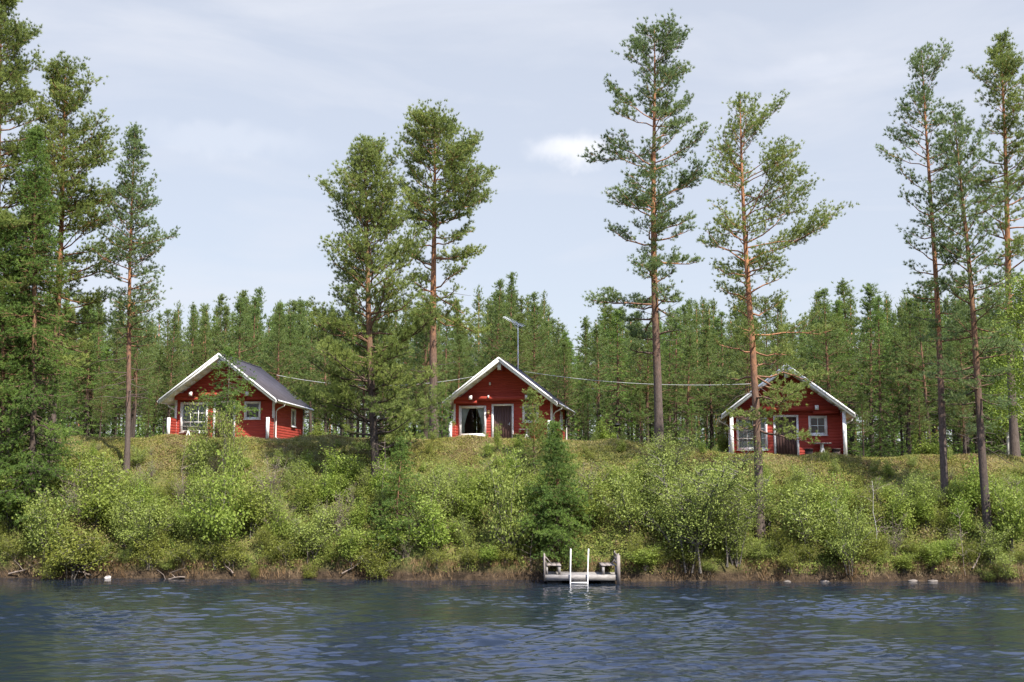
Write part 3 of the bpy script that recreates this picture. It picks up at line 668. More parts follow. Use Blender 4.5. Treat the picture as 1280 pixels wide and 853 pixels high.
def make_bench(label, ci, lx, ly):
    (X, Y, Z), yaw = CAB[ci]; c_, s_ = math.cos(R(yaw)), math.sin(R(yaw))
    e = empty('porch_bench', (X + lx * c_ + ly * s_, Y - lx * s_ + ly * c_, Z + .03), -R(yaw)); tag(e, label, 'bench', 'dark benches on the cabin porches')
    b = MB(); b.box((-.18, -.45, .42), (.18, .45, .46)); b.build('seat', M['dark_wood'], e)
    for y in (-.38, .34): b = MB(); b.box((-.15, y, 0), (.15, y + .04, .42)); b.build('leg', M['dark_wood'], e)
make_bench('dark bench at the left of the garden table of the middle cabin', 1, .86, .6)
make_bench('dark bench at the left of the garden table of the right cabin', 2, 1.0, .6)
make_bench('dark bench at the right of the garden table of the right cabin', 2, 2.26, .6)
# power cables
def cable(p, q, sag, label):
    p, q = np.array(p), np.array(q); t_ = np.linspace(0, 1, 24)[:, None]
    pts = p + (q - p) * t_; pts[:, 2] -= (sag * 4 * t_ * (1 - t_))[:, 0]
    b = MB(); b.tube(pts - p, .011, 5); o = b.build('power_cable', M['cable'], None); o.location = p; tag(o, label, 'cable', 'cables between the cabins')
cable(at(346, 469, 62.5), at(606, 468, 62.3), .62, 'overhead cable sagging from the roof of the left cabin to the middle cabin')
cable(at(655, 464.5, 62.5), at(938, 480, 59.5), .32, 'overhead cable from the middle cabin roof to the right cabin')
x, y, _ = at(771, 540, 64); e = empty('garden_lamp', (x, y, height(x, y))); tag(e, 'black lamp post with a flat cap at the forest edge right of the middle cabin', 'lamp post')
b = MB(); b.tube([(0, 0, -.1), (0, 0, 1.28)], .045, 8); b.build('pole', M['dark'], e)
b = MB(); b.tube([(0, 0, 1.28), (0, 0, 1.30), (0, 0, 1.46), (0, 0, 1.47)], [.05, .11, .13, .05], 10); b.tube([(0, 0, 1.48), (0, 0, 1.52), (0, 0, 1.60)], [.24, .23, .03], 12); b.build('lamp_head', M['dark'], e)

# ------------------------------------------------------------------ dock
D = empty('swimming_dock', (2.69, 44.4, -.08)); tag(D, 'small grey wooden swimming dock with two end benches at the bank', 'dock')
b = MB()
for k in range(17): b.box((-1.40, .03 + k * .138, .375), (1.40, .03 + k * .138 + .128, .415))
b.build('deck', M['wood_grey'], D)
b = MB(); b.box((-1.42, -.03, .20), (1.42, .02, .422)); b.box((-1.42, 2.38, .20), (1.42, 2.43, .41)); b.box((-1.42, .02, .2), (-1.37, 2.38, .373)); b.box((1.37, .02, .2), (1.42, 2.38, .373)); b.build('edge_beam', M['wood_grey'], D)
for x0 in (-1.3, -.95 + .5, .75):
    b = MB(); b.box((x0, .10, -.12), (x0 + .55, 2.3, .198)); b.build('float', M['dark'], D)
b = MB(); b.box((-1.46, -.06, .18), (-1.405, .02, 1.15)); b.build('post', M['pink_grey'], D)
b = MB(); b.box((1.36, -.10, .0), (1.49, -.032, 1.17)); b.build('post', M['pink_grey'], D)
for sx in (-1, 1):
    t = empty('bench', (sx * 1.1, .0, .415)); t.parent = D
    b = MB()
    for k in range(3): xa, xb = sorted((sx * (.24 - k * .19), sx * (.24 - k * .19 - .18))); b.box((xa, .05, .34), (xb, 1.75, .365))
    b.build('seat', M['pink_grey'], t)
    for yy in (.08, 1.6):
        b = MB(); xa, xb = sorted((sx * -.30, sx * -.20)); b.box((xa, yy, .0), (xb, yy + .07, .338)); xa, xb = sorted((sx * .20, sx * .27)); b.box((xa, yy, 0), (xb, yy + .07, .338)); b.build('leg', M['wood_grey'], t)
    b = MB()
    for k in range(3): b.beam((sx * (.27 + .02 * k), .05, .46 + k * .13), (sx * (.27 + .02 * k), 1.75, .46 + k * .13), .025, .10)
    for yy in (.06, 1.7): b.beam((sx * .31, yy, .0), (sx * .34, yy, .82), .05, .05, up=(0, 1, 0))
    b.beam((sx * .30, .03, .70), (sx * .06, .03, .42), .04, .06, up=(0, 1, 0)); b.build('backrest', M['pink_grey'], t)
t = empty('swim_ladder', (-.10, 0, 0)); t.parent = D
for sx in (-1, 1):
    b = MB(); b.tube([(sx * .335 - .01, -.10, -.75), (sx * .335, -.10, .6), (sx * .345 + .03, -.08, 1.42)], [.026, .025, .023], 7); b.build('rail', M['white'], t)
b = MB()
for z in (-.45, -.15, .13): b.box((-.31, -.125, z - .03), (.31, -.06, z + .025))
b.build('rung', M['white'], t)
b = MB()
for k in range(14): b.box((-.42, 2.45 + k * .13, .36 + k * .006), (.42, 2.45 + k * .13 + .12, .39 + k * .006))
b.box((-.40, 2.45, .27), (-.34, 4.2, .355)); b.box((.34, 2.45, .27), (.40, 4.2, .355)); b.build('gangway', M['wood_grey'], D)

# ------------------------------------------------------------------ the forest behind
fr = np.random.default_rng(77)
def forest_tree(kind, H, seed, lod=1.0):
    rs = np.random.default_rng(seed)
    if kind == 'spruce':
        r = H * .15; prof = [(.05, r, r), (.3, r * .92, r * .92), (.7, r * .45, r * .45), (1, .06, .06)]
        return conifer(H, prof, rs, trunk_r=.012 * H, kind='spruce', per=5, whorl=.5 / lod ** .5, cb=.08, need=(.15, .055, 6), bare=.15, tuft_step=.26, sec_step=.42, fill=2, spr=.12, bend=.08)
    cb = rs.uniform(.14, .36); r = H * rs.uniform(.135, .175)
    prof = [(cb, r * .7, r * .7), (cb + .12, r, r), (.6, r * .78, r * .78), (.78, r * .36, r * .36), (.9, r * .13, r * .13), (1, .02, .02)]
    return conifer(H, prof, rs, trunk_r=.0105 * H, kind='young', per=4, whorl=.55, cb=cb, need=(.15, .046, 7), bare=.2, tuft_step=.24, sec_step=.38, fill=3, spr=.15, bend=.12, dead=14, gap=.08, crook=.03)
protos = []
for k in range(9):
    kind = 'young' if k < 7 else 'spruce'; H = [11, 12, 10.4, 12.6, 11.5, 10, 13, 10.5, 12][k]
    e = plant_conifer('forest_pine' if kind == 'young' else 'forest_spruce', (0, 0, 0), forest_tree(kind, H, 200 + k), M['young'] if kind == 'young' else M['spruce'], M['bark_forest'], None, None)
    protos.append((e, H, kind))
ZN = [(-300, 200, 'left of the left cabin'), (200, 390, 'behind the left cabin'), (390, 556, 'between the left and middle cabins'), (556, 722, 'behind the middle cabin'),
      (722, 903, 'between the middle and right cabins'), (903, 1068, 'behind the right cabin'), (1068, 1600, 'right of the right cabin')]
ORD = ['first', 'second', 'third', 'fourth', 'fifth', 'sixth', 'seventh', 'eighth', 'ninth', 'tenth', 'eleventh', 'twelfth', 'thirteenth', 'fourteenth'] + ['%dth' % k for k in range(15, 60)]
def zone(px):
    for a, b_, n_ in ZN:
        if a <= px < b_: return n_
    return None
def screen_x(x, y): return 640 + FPX * x / (y * CT + 2 * ST)
SKY = ([-200, 0, 100, 200, 300, 400, 480, 560, 600, 640, 690, 712, 724, 738, 800, 900, 1000, 1060, 1105, 1140, 1200, 1300],
       [340, 350, 368, 372, 362, 372, 365, 365, 345, 335, 355, 415, 435, 372, 380, 362, 362, 350, 325, 355, 340, 335])
spots = []
yy = 65.0
while yy < 118:
    step = 2.7 + (yy - 65) * .035
    hw_ = yy * .50
    for xx in np.arange(-hw_, hw_, step):
        x = xx + fr.uniform(-.42, .42) * step; y = yy + fr.uniform(-.45, .45) * step
        px = screen_x(x, y)
        if px < -45 or px > 1325: continue
        if any(abs(x - c[0][0] - .3) < 4.4 and c[0][1] - 4 < y < c[0][1] + 9.5 for c in CAB): continue
        if fr.random() < .07: continue
        spots.append((x, y, px))
    yy += step * .95
spots.sort(key=lambda s: s[1]); spots = spots[:300]
print('forest trees', len(spots), 'farthest', spots[-1][1])
front = {}; first = [True] * len(protos); made = []
for (x, y, px) in spots:
    z = height(x, y); t = np.interp(px, *SKY) + abs(fr.normal()) * 42 - (12 if fr.random() < .08 else 0) 
    Hmax = CAMH + ray(px, t)[1] * y - z
    k = int(fr.integers(0, 7)) if fr.random() < .79 else int(fr.integers(7, 9))
    pe, H, kind = protos[k]
    s = min(Hmax / H, fr.uniform(.72, 1.25)); s = max(.45, s)
    o = pe if first[k] else copy_tree(pe)
    first[k] = False
    o.location = (x, y, z - .05); o.rotation_euler = (fr.normal() * .02, fr.normal() * .02, fr.random() * 6.28); wd = s * fr.uniform(.9, 1.45) if s > .8 else s * fr.uniform(1.1, 1.5)
    o.scale = (wd, wd, s); made.append((o, px, y, kind))
for (o, px, y, kind) in sorted(made, key=lambda m: m[1]):
    zn = zone(px); sp = 'spruce' if kind == 'spruce' else 'pine'
    if y < 71.5:
        key = (zn, sp); front[key] = front.get(key, 0) + 1; i = front[key]
        tag(o, f'{ORD[i-1]} front row {sp} from left in the forest {zn}', sp + ' tree', 'forest trees behind the cabins')
    else: tag(o, f"{'dark pointed spruce' if sp == 'spruce' else 'young pine'} deep in the forest {zn}", sp + ' tree', f'{sp}s deep in the forest {zn}')
# saplings in front of the forest
for j, (px, Yv, k, s_, lb) in enumerate([(1100, 60, 7, .24, 'small light spruce sapling right of the right cabin'), (735, 63, 8, .28, 'small spruce sapling right of the middle cabin'), (758, 64, 2, .30, 'small pine sapling left of the black lamp post'),
    (800, 64, 4, .33, 'small pine sapling right of the black lamp post'), (865, 62, 7, .30, 'spruce sapling at the forest edge left of the right cabin'), (1150, 62, 1, .36, 'pine sapling behind the leftmost tall pine at the right edge'), (1205, 60, 3, .34, 'pine sapling behind the middle tall pine at the right edge'),
    (426, 64, 5, .32, 'pine sapling at the forest edge right of the left cabin'), (500, 63, 0, .38, 'pine sapling behind the trunk of the broad pine'), (125, 62, 6, .30, 'pine sapling left of the lone slender pine'), (185, 63, 8, .26, 'spruce sapling between the lone slender pine and the left cabin'),
    (706, 66, 1, .52, 'light green young pine directly behind the right wall of the middle cabin'), (1078, 63, 5, .42, 'light green young pine beside the right wall of the right cabin'), (530, 62, 2, .34, 'pine sapling left of the middle cabin under the round topped pine')]):
    x, y, _ = at(px, 540, Yv); o = copy_tree(protos[k][0]); o.location = (x, y, height(x, y) - .05); o.scale = (s_ * 1.25, s_ * 1.25, s_); o.rotation_euler = (0, 0, fr.random() * 6.28); o.name = 'young_tree'
    tag(o, lb, 'sapling', 'saplings along the forest edge')
# the wood beyond, seen only as one mass
fb, ft = MB(), MB(); yend = spots[-1][1]
LODT = [forest_tree('young', 12.5, 400 + k) for k in range(2)]
lod = []
for T_, B_, C_ in LODT:
    lod.append((np.concatenate(T_.v), np.concatenate(C_.v).reshape(-1, 3, 3)))
for k in range(170):
    y = yend + fr.uniform(.5, 16); x = fr.uniform(-.5, .5) * y; px = screen_x(x, y); z = height(x, y)
    Hm = CAMH + ray(px, np.interp(px, *SKY) + abs(fr.normal()) * 22 + 6)[1] * y - z
    s = min(1.3, Hm / 12.5); s = max(.5, s); a = fr.random() * 6.28; rt = np.array([[math.cos(a), -math.sin(a), 0], [math.sin(a), math.cos(a), 0], [0, 0, 1]])
    Tv, Cv = lod[k % 2]; sel = fr.random(len(Cv)) < .28
    cv = Cv[sel]; cen = cv.mean(1, keepdims=True); cv = (cen + (cv - cen) * 1.7) @ rt.T * s + np.array([x, y, z])
    fb.add(cv.reshape(-1, 3), np.arange(len(cv) * 3).reshape(-1, 3), np.repeat(fr.random(len(cv)), 3))
    ft.tube([(x, y, z - .2), (x, y, z + 12 * s)], [.14, .04], 5)
o = fb.build('distant_wood', M['young']); tag(o, 'mass of pines in the depth of the forest behind the cabins', 'distant forest', kind='stuff')
ft.build('trunks', M['bark'], o)['kind'] = 'stuff'

# dark undergrowth between the trunks
x = fr.uniform(-.52, .52, 8000); y = 68 + fr.random(8000) ** .8 * 62; x = x * y
ok = np.ones(len(x), bool)
for c_ in CAB: ok &= ~((abs(x - c_[0][0] - .5) < 3.8) & (y < c_[0][1] + 9))
x, y = x[ok], y[ok]; z = np.vectorize(height)(x, y); per = 16
hh = (.4 + 1.5 * (.5 + .5 * np.sin(x * .7 + 2 * np.sin(y * .4))) ** 1.5) * np.interp(y, [66, 80, 125], [.55, 1.2, 2.6])
P = np.repeat(np.stack([x, y, z], 1), per, 0) + fr.normal(size=(len(x) * per, 3)) * np.array([.38, .38, 0]); P[:, 2] += np.repeat(hh, per) * fr.random(len(P))
b = MB(); leaves(b, P, .10, fr, flat=.5, var=np.clip(np.repeat(fr.random(len(x)), per) * .6 + fr.random(len(P)) * .4, 0, 1))
tag(b.build('forest_undergrowth', M['spruce']), 'low bushes and saplings filling the forest floor between the trunks', 'undergrowth', kind='stuff')

# ------------------------------------------------------------------ bushes
def bush(H, Rd, rs, stems=6, clumps=70, per=26, leaf=.055, cl=.17, tree=False, up=.5, stem_r=.02, asp=.62):
    S, F = MB(), MB(); ends = []
    if tree:
        tr = np.array([[rs.normal() * .05 * q, rs.normal() * .05 * q, H * q * .97] for q in np.linspace(0, 1, 8)]); tr[0, 2] = -.2
        S.tube(tr, np.linspace(stem_r * 2, stem_r * .3, 8), 7)
        for k in range(clumps // 2):
            q = rs.uniform(.22, 1); j = int(q * 6.99); p = tr[j] + (tr[min(7, j + 1)] - tr[j]) * (q * 7 - j); az = rs.random() * 6.28; l = Rd * math.sin(min(1, 1.25 * (1 - q) + .18) * 1.57) * rs.uniform(.4, 1.1); el = R(rs.uniform(15, 55))
            e = p + l * np.array([math.cos(az) * math.cos(el), math.sin(az) * math.cos(el), math.sin(el) * .8]); m_ = (p + e) / 2 + np.array([0, 0, l * .08])
            S.tube([p, m_, e], [stem_r * .5, stem_r * .3, .004], 4, cap=False); ends += [e, m_ + (e - m_) * .5 + rs.normal(size=3) * .12]
    else:
        for k in range(stems):
            az = rs.random() * 6.28; l = H * (rs.uniform(.35, .8) if k % 3 else rs.uniform(.8, 1.1)); sp = Rd * rs.uniform(.1, 1.1); n_ = 6
            P = []; bx_, by_ = rs.normal() * Rd * .12, rs.normal() * Rd * .12
            for j in range(n_):
                q = j / (n_ - 1); P.append([bx_ + math.cos(az) * sp * q ** 1.3 + rs.normal() * .05 * l * .4 * q, by_ + math.sin(az) * sp * q ** 1.3 + rs.normal() * .05 * l * .4 * q, l * q * (1 - .12 * q * sp / max(Rd, .1)) - (.15 if j == 0 else 0)])
            P = np.array(P); S.tube(P, np.linspace(stem_r, stem_r * .25, n_), 5, cap=False)
            for m_ in range(max(2, clumps // stems)):
                q = rs.uniform(.18, 1) ** .8; f = q * (n_ - 1); j = min(n_ - 2, int(f)); p = P[j] + (P[j + 1] - P[j]) * (f - j)
                a2 = rs.random() * 6.28; l2 = Rd * rs.uniform(.15, .60) * (1.15 - q * .6); e = p + l2 * np.array([math.cos(a2), math.sin(a2), rs.uniform(.1, .7)])
                S.tube([p, e], [stem_r * .4, .004], 3, cap=False); ends.append(e)
    ends = np.array(ends); cv = rs.random(len(ends)); P = np.repeat(ends, per, 0)
    P = P + rs.normal(size=P.shape) * cl * np.array([1, 1, .75]); P = P[P[:, 2] > .02]
    v = np.clip(np.repeat(cv, per)[:len(P)] * .55 + rs.random(len(P)) * .5, 0, 1)
    leaves(F, P, leaf, rs, flat=up, var=v, asp=asp)
    return S, F
KINDS = {'willow': ('willow_bush', 'willow', 'bark_grey', 'grey green willow bush', 'bush'), 'birch': ('birch_bush', 'birch', 'bark_grey', 'bright green leafy birch bush', 'bush'),
         'bigwillow': ('willow_bush', 'willow', 'bark_grey', 'large', 'bush'), 'twiggy': ('twiggy_bush', 'willow', 'deadwood', 'nearly bare bush', 'bush'), 'olive': ('sweet_gale_bush', 'olive', 'bark_grey', 'low olive green shore bush', 'bush')}
BP = {}
def bush_proto(kind, i):
    if (kind, i) not in BP:
        rs = np.random.default_rng(900 + i + {'willow': 0, 'birch': 20, 'olive': 40, 'bigwillow': 60, 'twiggy': 80}[kind])
        if kind == 'willow': g = bush(2.2, 1.0, rs, 10, 170, 22, .040, .16, stem_r=.018)
        elif kind == 'twiggy': g = bush(1.8, .95, rs, 24, 240, 3, .032, .10, stem_r=.014)
        elif kind == 'bigwillow': g = bush(4.8, 2.3, rs, 13, 560, 32, .042, .22, stem_r=.05)
        elif kind == 'birch': g = bush(2.3, .85, rs, 8, 150, 20, .045, .15, stem_r=.015, asp=.75)
        else: g = bush(1.2, .85, rs, 12, 110, 26, .034, .13, stem_r=.012)
        BP[(kind, i)] = [g, None]
    return BP[(kind, i)]
BASE = {'willow': (2.2, 1.2), 'birch': (2.3, 1.05), 'olive': (1.2, .95), 'bigwillow': (4.8, 2.6), 'twiggy': (1.8, 1.1)}
GB = 'bushes covering the bank'
def put_bush(kind, i, x, y, H, W, label=None, rz=0):
    pr = bush_proto(kind, i); nm, mt, bk, _, ct = KINDS[kind]
    if pr[1] is None:
        e = empty(nm, (0, 0, 0)); pr[0][0].build('stems', M[bk], e); pr[0][1].build('foliage', M[mt], e); pr[1] = e; o = e
    else: o = copy_tree(pr[1])
    bh, bw = BASE[kind]; o.location = (x, y, height(x, y) - .03); o.rotation_euler = (0, 0, rz); o.scale = (W / 2 / bw, W / 2 / bw, H / bh)
    tag(o, label, ct, GB); return o
HB = [  # kind, px, base py, height px, width px, label
    ('bigwillow', 862, 712, 150, 160, 'largest grey green willow on several dark stems at the water right of the dock'),
    ('bigwillow', 835, 640, 96, 104, 'grey green willow on the bank top between the middle and right cabins'),
    ('bigwillow', 918, 704, 110, 94, 'willow bush left of the foot of the pine in front of the right cabin'),
    ('willow', 790, 668, 74, 86, 'spreading willow bush on the slope above the right end of the dock'),
    ('birch', 270, 694, 122, 84, 'tallest bright green birch bush on the slope below the left cabin'),
    ('willow', 288, 604, 96, 46, 'airy pale willow in front of the door of the left cabin'),
    ('willow', 250, 598, 92, 56, 'pale willow in front of the large window of the left cabin'),
    ('birch', 318, 668, 66, 76, 'bright birch bush right of the tallest birch bush below the left cabin'),
    ('birch', 120, 664, 92, 90, 'round bright green bush on the slope left of the lone slender pine'),
    ('birch', 14, 660, 110, 80, 'bright green bush cut by the left edge of the photo'),
    ('willow', 60, 702, 88, 90, 'willow bush at the foot of the dark spruce at the left edge'),
    ('olive', 92, 716, 56, 110, 'broad olive green bush overhanging the water near the left edge'),
    ('willow', 182, 690, 70, 84, 'willow bush on the slope above the white stone'),
    ('birch', 590, 660, 72, 62, 'bright birch bush below the left corner of the middle cabin'),
    ('willow', 636, 702, 128, 84, 'tall willow bush between the dock and the young spruce, left of it'),
    ('birch', 623, 566, 34, 18, 'thin birch sapling in front of the brown door of the middle cabin'),
    ('birch', 546, 694, 76, 70, 'bright bush on the lower slope below the round topped pine'),
    ('olive', 466, 720, 40, 56, 'small yellow green bush touching the water below the broad pine'),
    ('birch', 440, 706, 52, 60, 'fresh green bush low on the bank left of the broad pine'),
    ('willow', 388, 700, 62, 80, 'grey green bush low on the bank midway between left cabin and broad pine'),
    ('birch', 1155, 562, 46, 52, 'bright green bush at the forest edge right of the right cabin'),
    ('birch', 752, 556, 36, 40, 'leafy bush at the forest edge right of the middle cabin'),
    ('birch', 1166, 718, 40, 36, 'single fresh green bush at the water near the right edge'),
    ('willow', 1010, 690, 86, 100, 'wide willow bush on the slope below the right cabin'),
    ('willow', 1062, 712, 96, 74, 'slim stemmed willow bush right of the wide willow below the right cabin'),
    ('birch', 1222, 640, 66, 60, 'bright bush between the two tallest trunks at the right edge'),
    ('birch', 1262, 690, 100, 70, 'large green bush cut by the right edge of the photo'),
    ('birch', 1128, 672, 60, 60, 'green bush left of the leftmost tall pine at the right edge'),
    ('birch', 905, 560, 50, 36, 'fresh green bush left of the right cabin'),
    ('birch', 396, 556, 26, 30, 'small bush beside the back corner of the left cabin')]
hb = np.random.default_rng(31); placed = []
for j, (k, px, py, hh, ww, lb) in enumerate(HB):
    x, y, z = ground_at(px, py)
    if py < 566:
        Yv = {1155: 62, 752: 63, 905: 57, 396: 62, 623: 56.5}[px]; x, y, z = at(px, py, Yv)
    put_bush(k, j % 4, x, y, hh * y / FPX, ww * y / FPX, lb, hb.random() * 6.28); placed.append((x, y, ww * y / FPX / 2))
cand = []
x = -22.5
while x < 22.5:
    x += hb.uniform(.5, 1.25); d = hb.uniform(-.05, .5); Hh = hb.uniform(.55, 1.15)
    if abs(x - 2.6) < 1.7 or hb.random() < .12: continue
    y = shore(x) + d; cand.append((hb.choice(['olive', 'willow', 'birch'], p=[.66, .2, .14]), x, y, Hh, Hh * hb.uniform(1.2, 1.8), .05, screen_x(x, y))); placed.append((x, y, Hh * .6))
for k in range(5000):
    x = hb.uniform(-22.5, 22.5); d = hb.uniform(.25, 8.2) ; y = shore(x) + d; px = screen_x(x, y)
    if abs(x - 2.4) < 2.0 and d < 1.4: continue
    if px < -30 or px > 1310: continue
    f = d / crest(x)
    if f > .46 and hb.random() > .18: continue
    if f > .8 and hb.random() > .25: continue
    Hh = hb.uniform(.65, 1.35) * float(np.interp(f, [0, .12, .4, .6, 1.1], [.9, 1.75, 1.65, .75, .35]))
    kd = hb.choice(['willow', 'birch', 'olive', 'twiggy'], p=[.33, .38, .15, .14] if f > .12 else [.2, .15, .55, .10])
    if kd == 'olive': Hh *= .68
    W = Hh * hb.uniform(.75, 1.25)
    if any((x - a) ** 2 + (y - b_) ** 2 < (.34 * (r_ + W / 2)) ** 2 for a, b_, r_ in placed): continue
    placed.append((x, y, W / 2)); cand.append((kd, x, y, Hh, W, f, px))
    if len(cand) >= 265: break
print('fill bushes', len(cand))
cnt = {}
for (kd, x, y, Hh, W, f, px) in sorted(cand, key=lambda c_: c_[6]):
    row = 'at the waterline' if f < .16 else ('low on the bank' if f < .42 else ('mid bank' if f < .68 else 'atop the bank'))
    z_ = 'below the left cabin' if 200 <= px < 390 else 'below the middle cabin' if 556 <= px < 722 else 'below the right cabin' if 903 <= px < 1068 else zone(px).replace('the middle','middle').replace('the left and','left and')
    sz = {'willow': 'grey willow', 'birch': 'bright birch', 'olive': 'olive shore', 'twiggy': 'nearly bare'}[kd]
    key = (kd, row, z_); cnt[key] = cnt.get(key, 0) + 1
    put_bush(kd, int(hb.integers(0, 4)), x, y, Hh, W, f'{ORD[cnt[key]-1]} {sz} bush from left {row} {z_}', hb.random() * 6.28)
# birch tree at the right edge
for (px, py, Yv, H, Rd, lb, sd) in ((1290, 600, 50.5, 8.6, 1.7, 'birch tree with bright fresh leaves at the right edge of the photo', 3), (1262, 590, 57, 5.4, 1.2, 'smaller birch tree behind the rightmost tall pine', 4)):
    x, y, z = at(px, py, Yv); z = height(x, y); rs = np.random.default_rng(sd); e = empty('birch_tree', (x, y, z)); tag(e, lb, 'birch tree')
    S, F = bush(H, Rd, rs, clumps=230, per=34, leaf=.058, cl=.24, tree=True, stem_r=.045, asp=.75); S.build('trunk', M['bark_birch'], e); F.build('crown', M['birch'], e)
# saplings and dead stems
sap = [(229, 640, 545, 'thin reddish dead stem standing on the slope below the left cabin'), (1098, 690, 600, 'pale thin birch stem on the slope right of the right cabin'),
       (1208, 722, 640, 'bare grey sapling leaning at the water near the right edge'), (662, 716, 660, 'thin bare stem beside the dock'), (480, 640, 545, 'bare curved dead branch stuck by the foot of the broad pine')]
for j, (px, py, tp, lb) in enumerate(sap):
    x, y, z = ground_at(px, py); rs = np.random.default_rng(60 + j); H = (py - tp) * y / FPX; e = empty('dead_stem', (x, y, z)); tag(e, lb, 'dead stem', 'bare stems on the bank')
    q = np.linspace(0, 1, 8); P = np.stack([np.cumsum(rs.normal(size=8) * .035) * H * .4, np.cumsum(rs.normal(size=8) * .02) * H * .3, q * H - .1], 1)
    b = MB(); b.tube(P, .017 * (1 - q * .75), 6); b.build('stem', M['bark_birch'] if j == 1 else M['deadwood'], e)
    b = MB()
    for k in range(9):
        i = int(rs.integers(2, 7)); az = rs.random() * 6.28; l = rs.uniform(.15, .5); p = P[i]; b.tube([p, p + l * np.array([math.cos(az), math.sin(az) * .5, .5]), p + l * 1.6 * np.array([math.cos(az), math.sin(az) * .6, .35])], [.009, .006, .003], 4, cap=False)
    b.build('twigs', M['deadwood'], e)
# fallen branches and stones on the waterline
for j, (px, py, ln, az, el, lb) in enumerate([(292, 722, 1.1, 130, 35, 'pale fallen branch slanting on the shore below the left cabin'), (1215, 716, 1.5, 40, 42, 'pale forked dead branch leaning on the bank near the right edge'), (115, 722, 1.1, 165, 12, 'driftwood branch left of the white stone'),
        (428, 722, 1.0, 20, 28, 'bleached driftwood root on the shore left of the small yellow green bush'), (12, 722, 1.8, 10, 14, 'grey fallen branch on the shore at the left edge'), (232, 724, 1.2, 176, 3, 'flat driftwood stick lying on the shore right of the white stone')]):
    x, y, z = ground_at(px, py); rs = np.random.default_rng(80 + j); b = MB(); a = R(az); P = [np.zeros(3)]; e1 = R(el)
    for k in range(6): P.append(P[-1] + ln / 6 * np.array([math.cos(a) * math.cos(e1), math.sin(a) * .3, math.sin(e1)])); a += rs.normal() * .18; e1 += rs.normal() * .15
    b.tube(P, np.linspace(.035, .010, 7), 6)
    for i in (2, 4): b.tube([P[i], P[i] + np.array([rs.normal() * .15, -.05, .2]), P[i] + np.array([rs.normal() * .25, -.1, .42])], [.018, .012, .005], 5, cap=False)
    o = b.build('fallen_branch', M['deadwood']); o.location = (x, y - .1, max(z, 0) + .04); tag(o, lb, 'branch', 'driftwood along the shore')
def rock(px, py, sx, sy, sz, mat, lb, sd, grp='stones along the shore'):
    x, y, z = ground_at(px, py); rs = np.random.default_rng(sd); nu, nv = 18, 10; V = []
    a1, a2, a3 = rs.random(3) * 6
    for j in range(nv + 1):
        th = math.pi * j / nv
        for i in range(nu):
            ph = 2 * math.pi * i / nu; k = 1 + .13 * math.sin(2 * ph + a1) + .10 * math.sin(3 * ph + a2 + th * 2) + .08 * math.sin(5 * ph + a3 + 4 * th)
            V.append((sx * k * math.sin(th) * math.cos(ph), sy * k * math.sin(th) * math.sin(ph), sz * k * math.cos(th)))
    b = MB(); f = []
    for j in range(nv):
        for i in range(nu): f.append((j * nu + i, (j + 1) * nu + i, (j + 1) * nu + (i + 1) % nu, j * nu + (i + 1) % nu))
    b.add(V, f); o = b.build('shore_stone', M[mat], smooth=True); o.location = (x, y - sy * .5, sz * .15); o.rotation_euler = (0, 0, rs.random()); tag(o, lb, 'stone', grp)
rock(137, 723, .20, .13, .075, 'white_stone', 'small white stone on the shore near the left edge', 1)
rs = np.random.default_rng(8)
for k, (px, lb) in enumerate([(1140, 'flat grey stone at the waterline left of the fresh green bush'), (1166, 'rounded grey stone below the single fresh green bush'), (985, 'dark stone at the waterline below the left corner of the right cabin'), (1030, 'pale stone at the waterline below the right cabin')]):
    rock(px, 727, rs.uniform(.16, .28), rs.uniform(.10, .16), rs.uniform(.05, .09), 'stone', lb, 20 + k)

# ------------------------------------------------------------------ ground cover
gr = np.random.default_rng(99)
hv = np.vectorize(height); shv = np.vectorize(shore); crv = np.vectorize(crest)
def scatter(n, d0, d1, x0=-26, x1=26, dist=None):
    x = gr.uniform(x0, x1, n); d = gr.uniform(d0, d1, n) if dist is None else dist(n); y = shv(x) + d * (crv(x) / 7.3); return x, y, hv(x, y)
x, y, z = scatter(42000, .08, 9.5); per = 9
patch = .5 + .5 * np.sin(x * 1.3 + 2 * np.sin(y * .9)) * np.sin(y * 1.6 + 1.5 * np.sin(x * .7))
hgt = gr.uniform(.06, .30, len(x)) * (.5 + patch) * np.interp(y - shv(x), [0, 1, 5, 8], [1.0, 2.2, 1.2, .3]) * np.where(y - shv(x) > 3.2, .62, 1)
open_ = (np.sin(x * .83 + 1.5 * np.sin(y * .7)) * np.sin(y * .95 + x * .3) > .35) & (gr.random(len(x)) < .75); x, y, z, hgt = x[~open_], y[~open_], z[~open_], hgt[~open_]
P = np.repeat(np.stack([x, y, z], 1), per, 0) + gr.normal(size=(len(x) * per, 3)) * np.array([.10, .10, 0]); P[:, 2] += np.repeat(hgt, per) * gr.uniform(.1, 1.1, len(P))
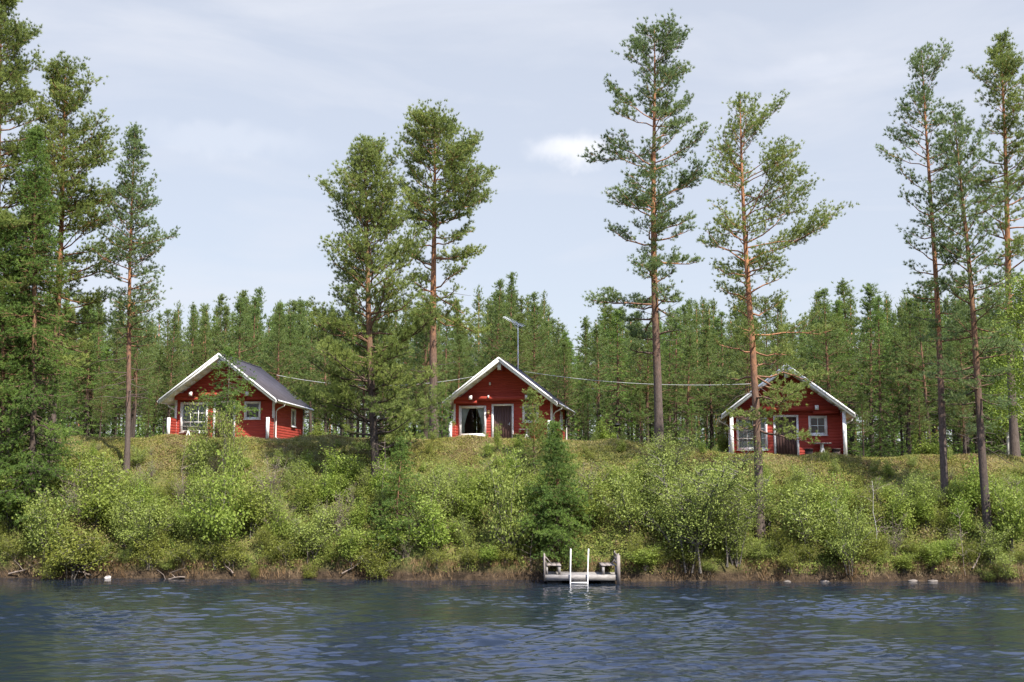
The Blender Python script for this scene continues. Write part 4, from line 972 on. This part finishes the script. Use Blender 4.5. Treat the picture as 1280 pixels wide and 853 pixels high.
var = np.clip(np.repeat(gr.random(len(x)), per) * .7 + gr.random(len(P)) * .3, 0, 1)
up_ = np.repeat(y - shv(x) + gr.normal(size=len(x)) * .9 > 3.6, per)
for sel, nm, mt, lb in ((~up_, 'undergrowth', 'cover', 'leafy green scrub covering the lower bank between the bushes'), (up_, 'heath', 'heath', 'short olive and brown heath covering the upper bank')):
    b = MB(); leaves(b, P[sel], .046 if nm == 'undergrowth' else .036, gr, flat=.6, var=var[sel], asp=.6)
    tag(b.build(nm, M[mt]), lb, 'ground cover', kind='stuff')
def blades(x, y, z, hmin, hmax, wd, n, mat, name, label):
    k = len(x) * n; Pb = np.repeat(np.stack([x, y, z], 1), n, 0) + gr.normal(size=(k, 3)) * np.array([.07, .07, 0]); h = gr.uniform(hmin, hmax, (k, 1))
    d = np.concatenate([gr.normal(size=(k, 2)) * .38, np.ones((k, 1))], 1); s = unit(np.concatenate([gr.normal(size=(k, 2)), np.zeros((k, 1))], 1)) * wd
    mid = Pb + d * h * .55; tip = Pb + d * h + np.concatenate([d[:, :2] * h * .5, -h * .08], 1)
    V = np.stack([Pb - s, Pb + s, mid + s * .7, mid - s * .7, tip], 1).reshape(-1, 3); i = np.arange(k)[:, None] * 5
    b = MB(); v = np.repeat(gr.random(k), 5); b.add(V, (i + np.array([0, 1, 2, 3])), v); b.n = 0; b.add(np.zeros((0, 3)), (i + np.array([3, 2, 4])), np.zeros(0)); b.n = len(V)
    o = b.build(name, mat); tag(o, label, 'grass', kind='stuff')
x, y, z = scatter(26000, 0, 1, dist=lambda n: 6.4 + gr.normal(size=n) * 1.8)
blades(x, y, z, .04, .16, .007, 5, M['grass'], 'bank_grass', 'yellow green grass along the top of the bank before the cabins')
x, y, z = scatter(4200, .0, .30); keep = (np.sin(x * 1.9 + 1) + np.sin(x * 4.3) * .6 + gr.normal(size=len(x)) * .5) > -.2; x, y, z = x[keep], y[keep], z[keep]
blades(x, y, z, .10, .42, .006, 5, M['straw'], 'shore_grass', 'dry straw coloured grass in a strip along the waterline')
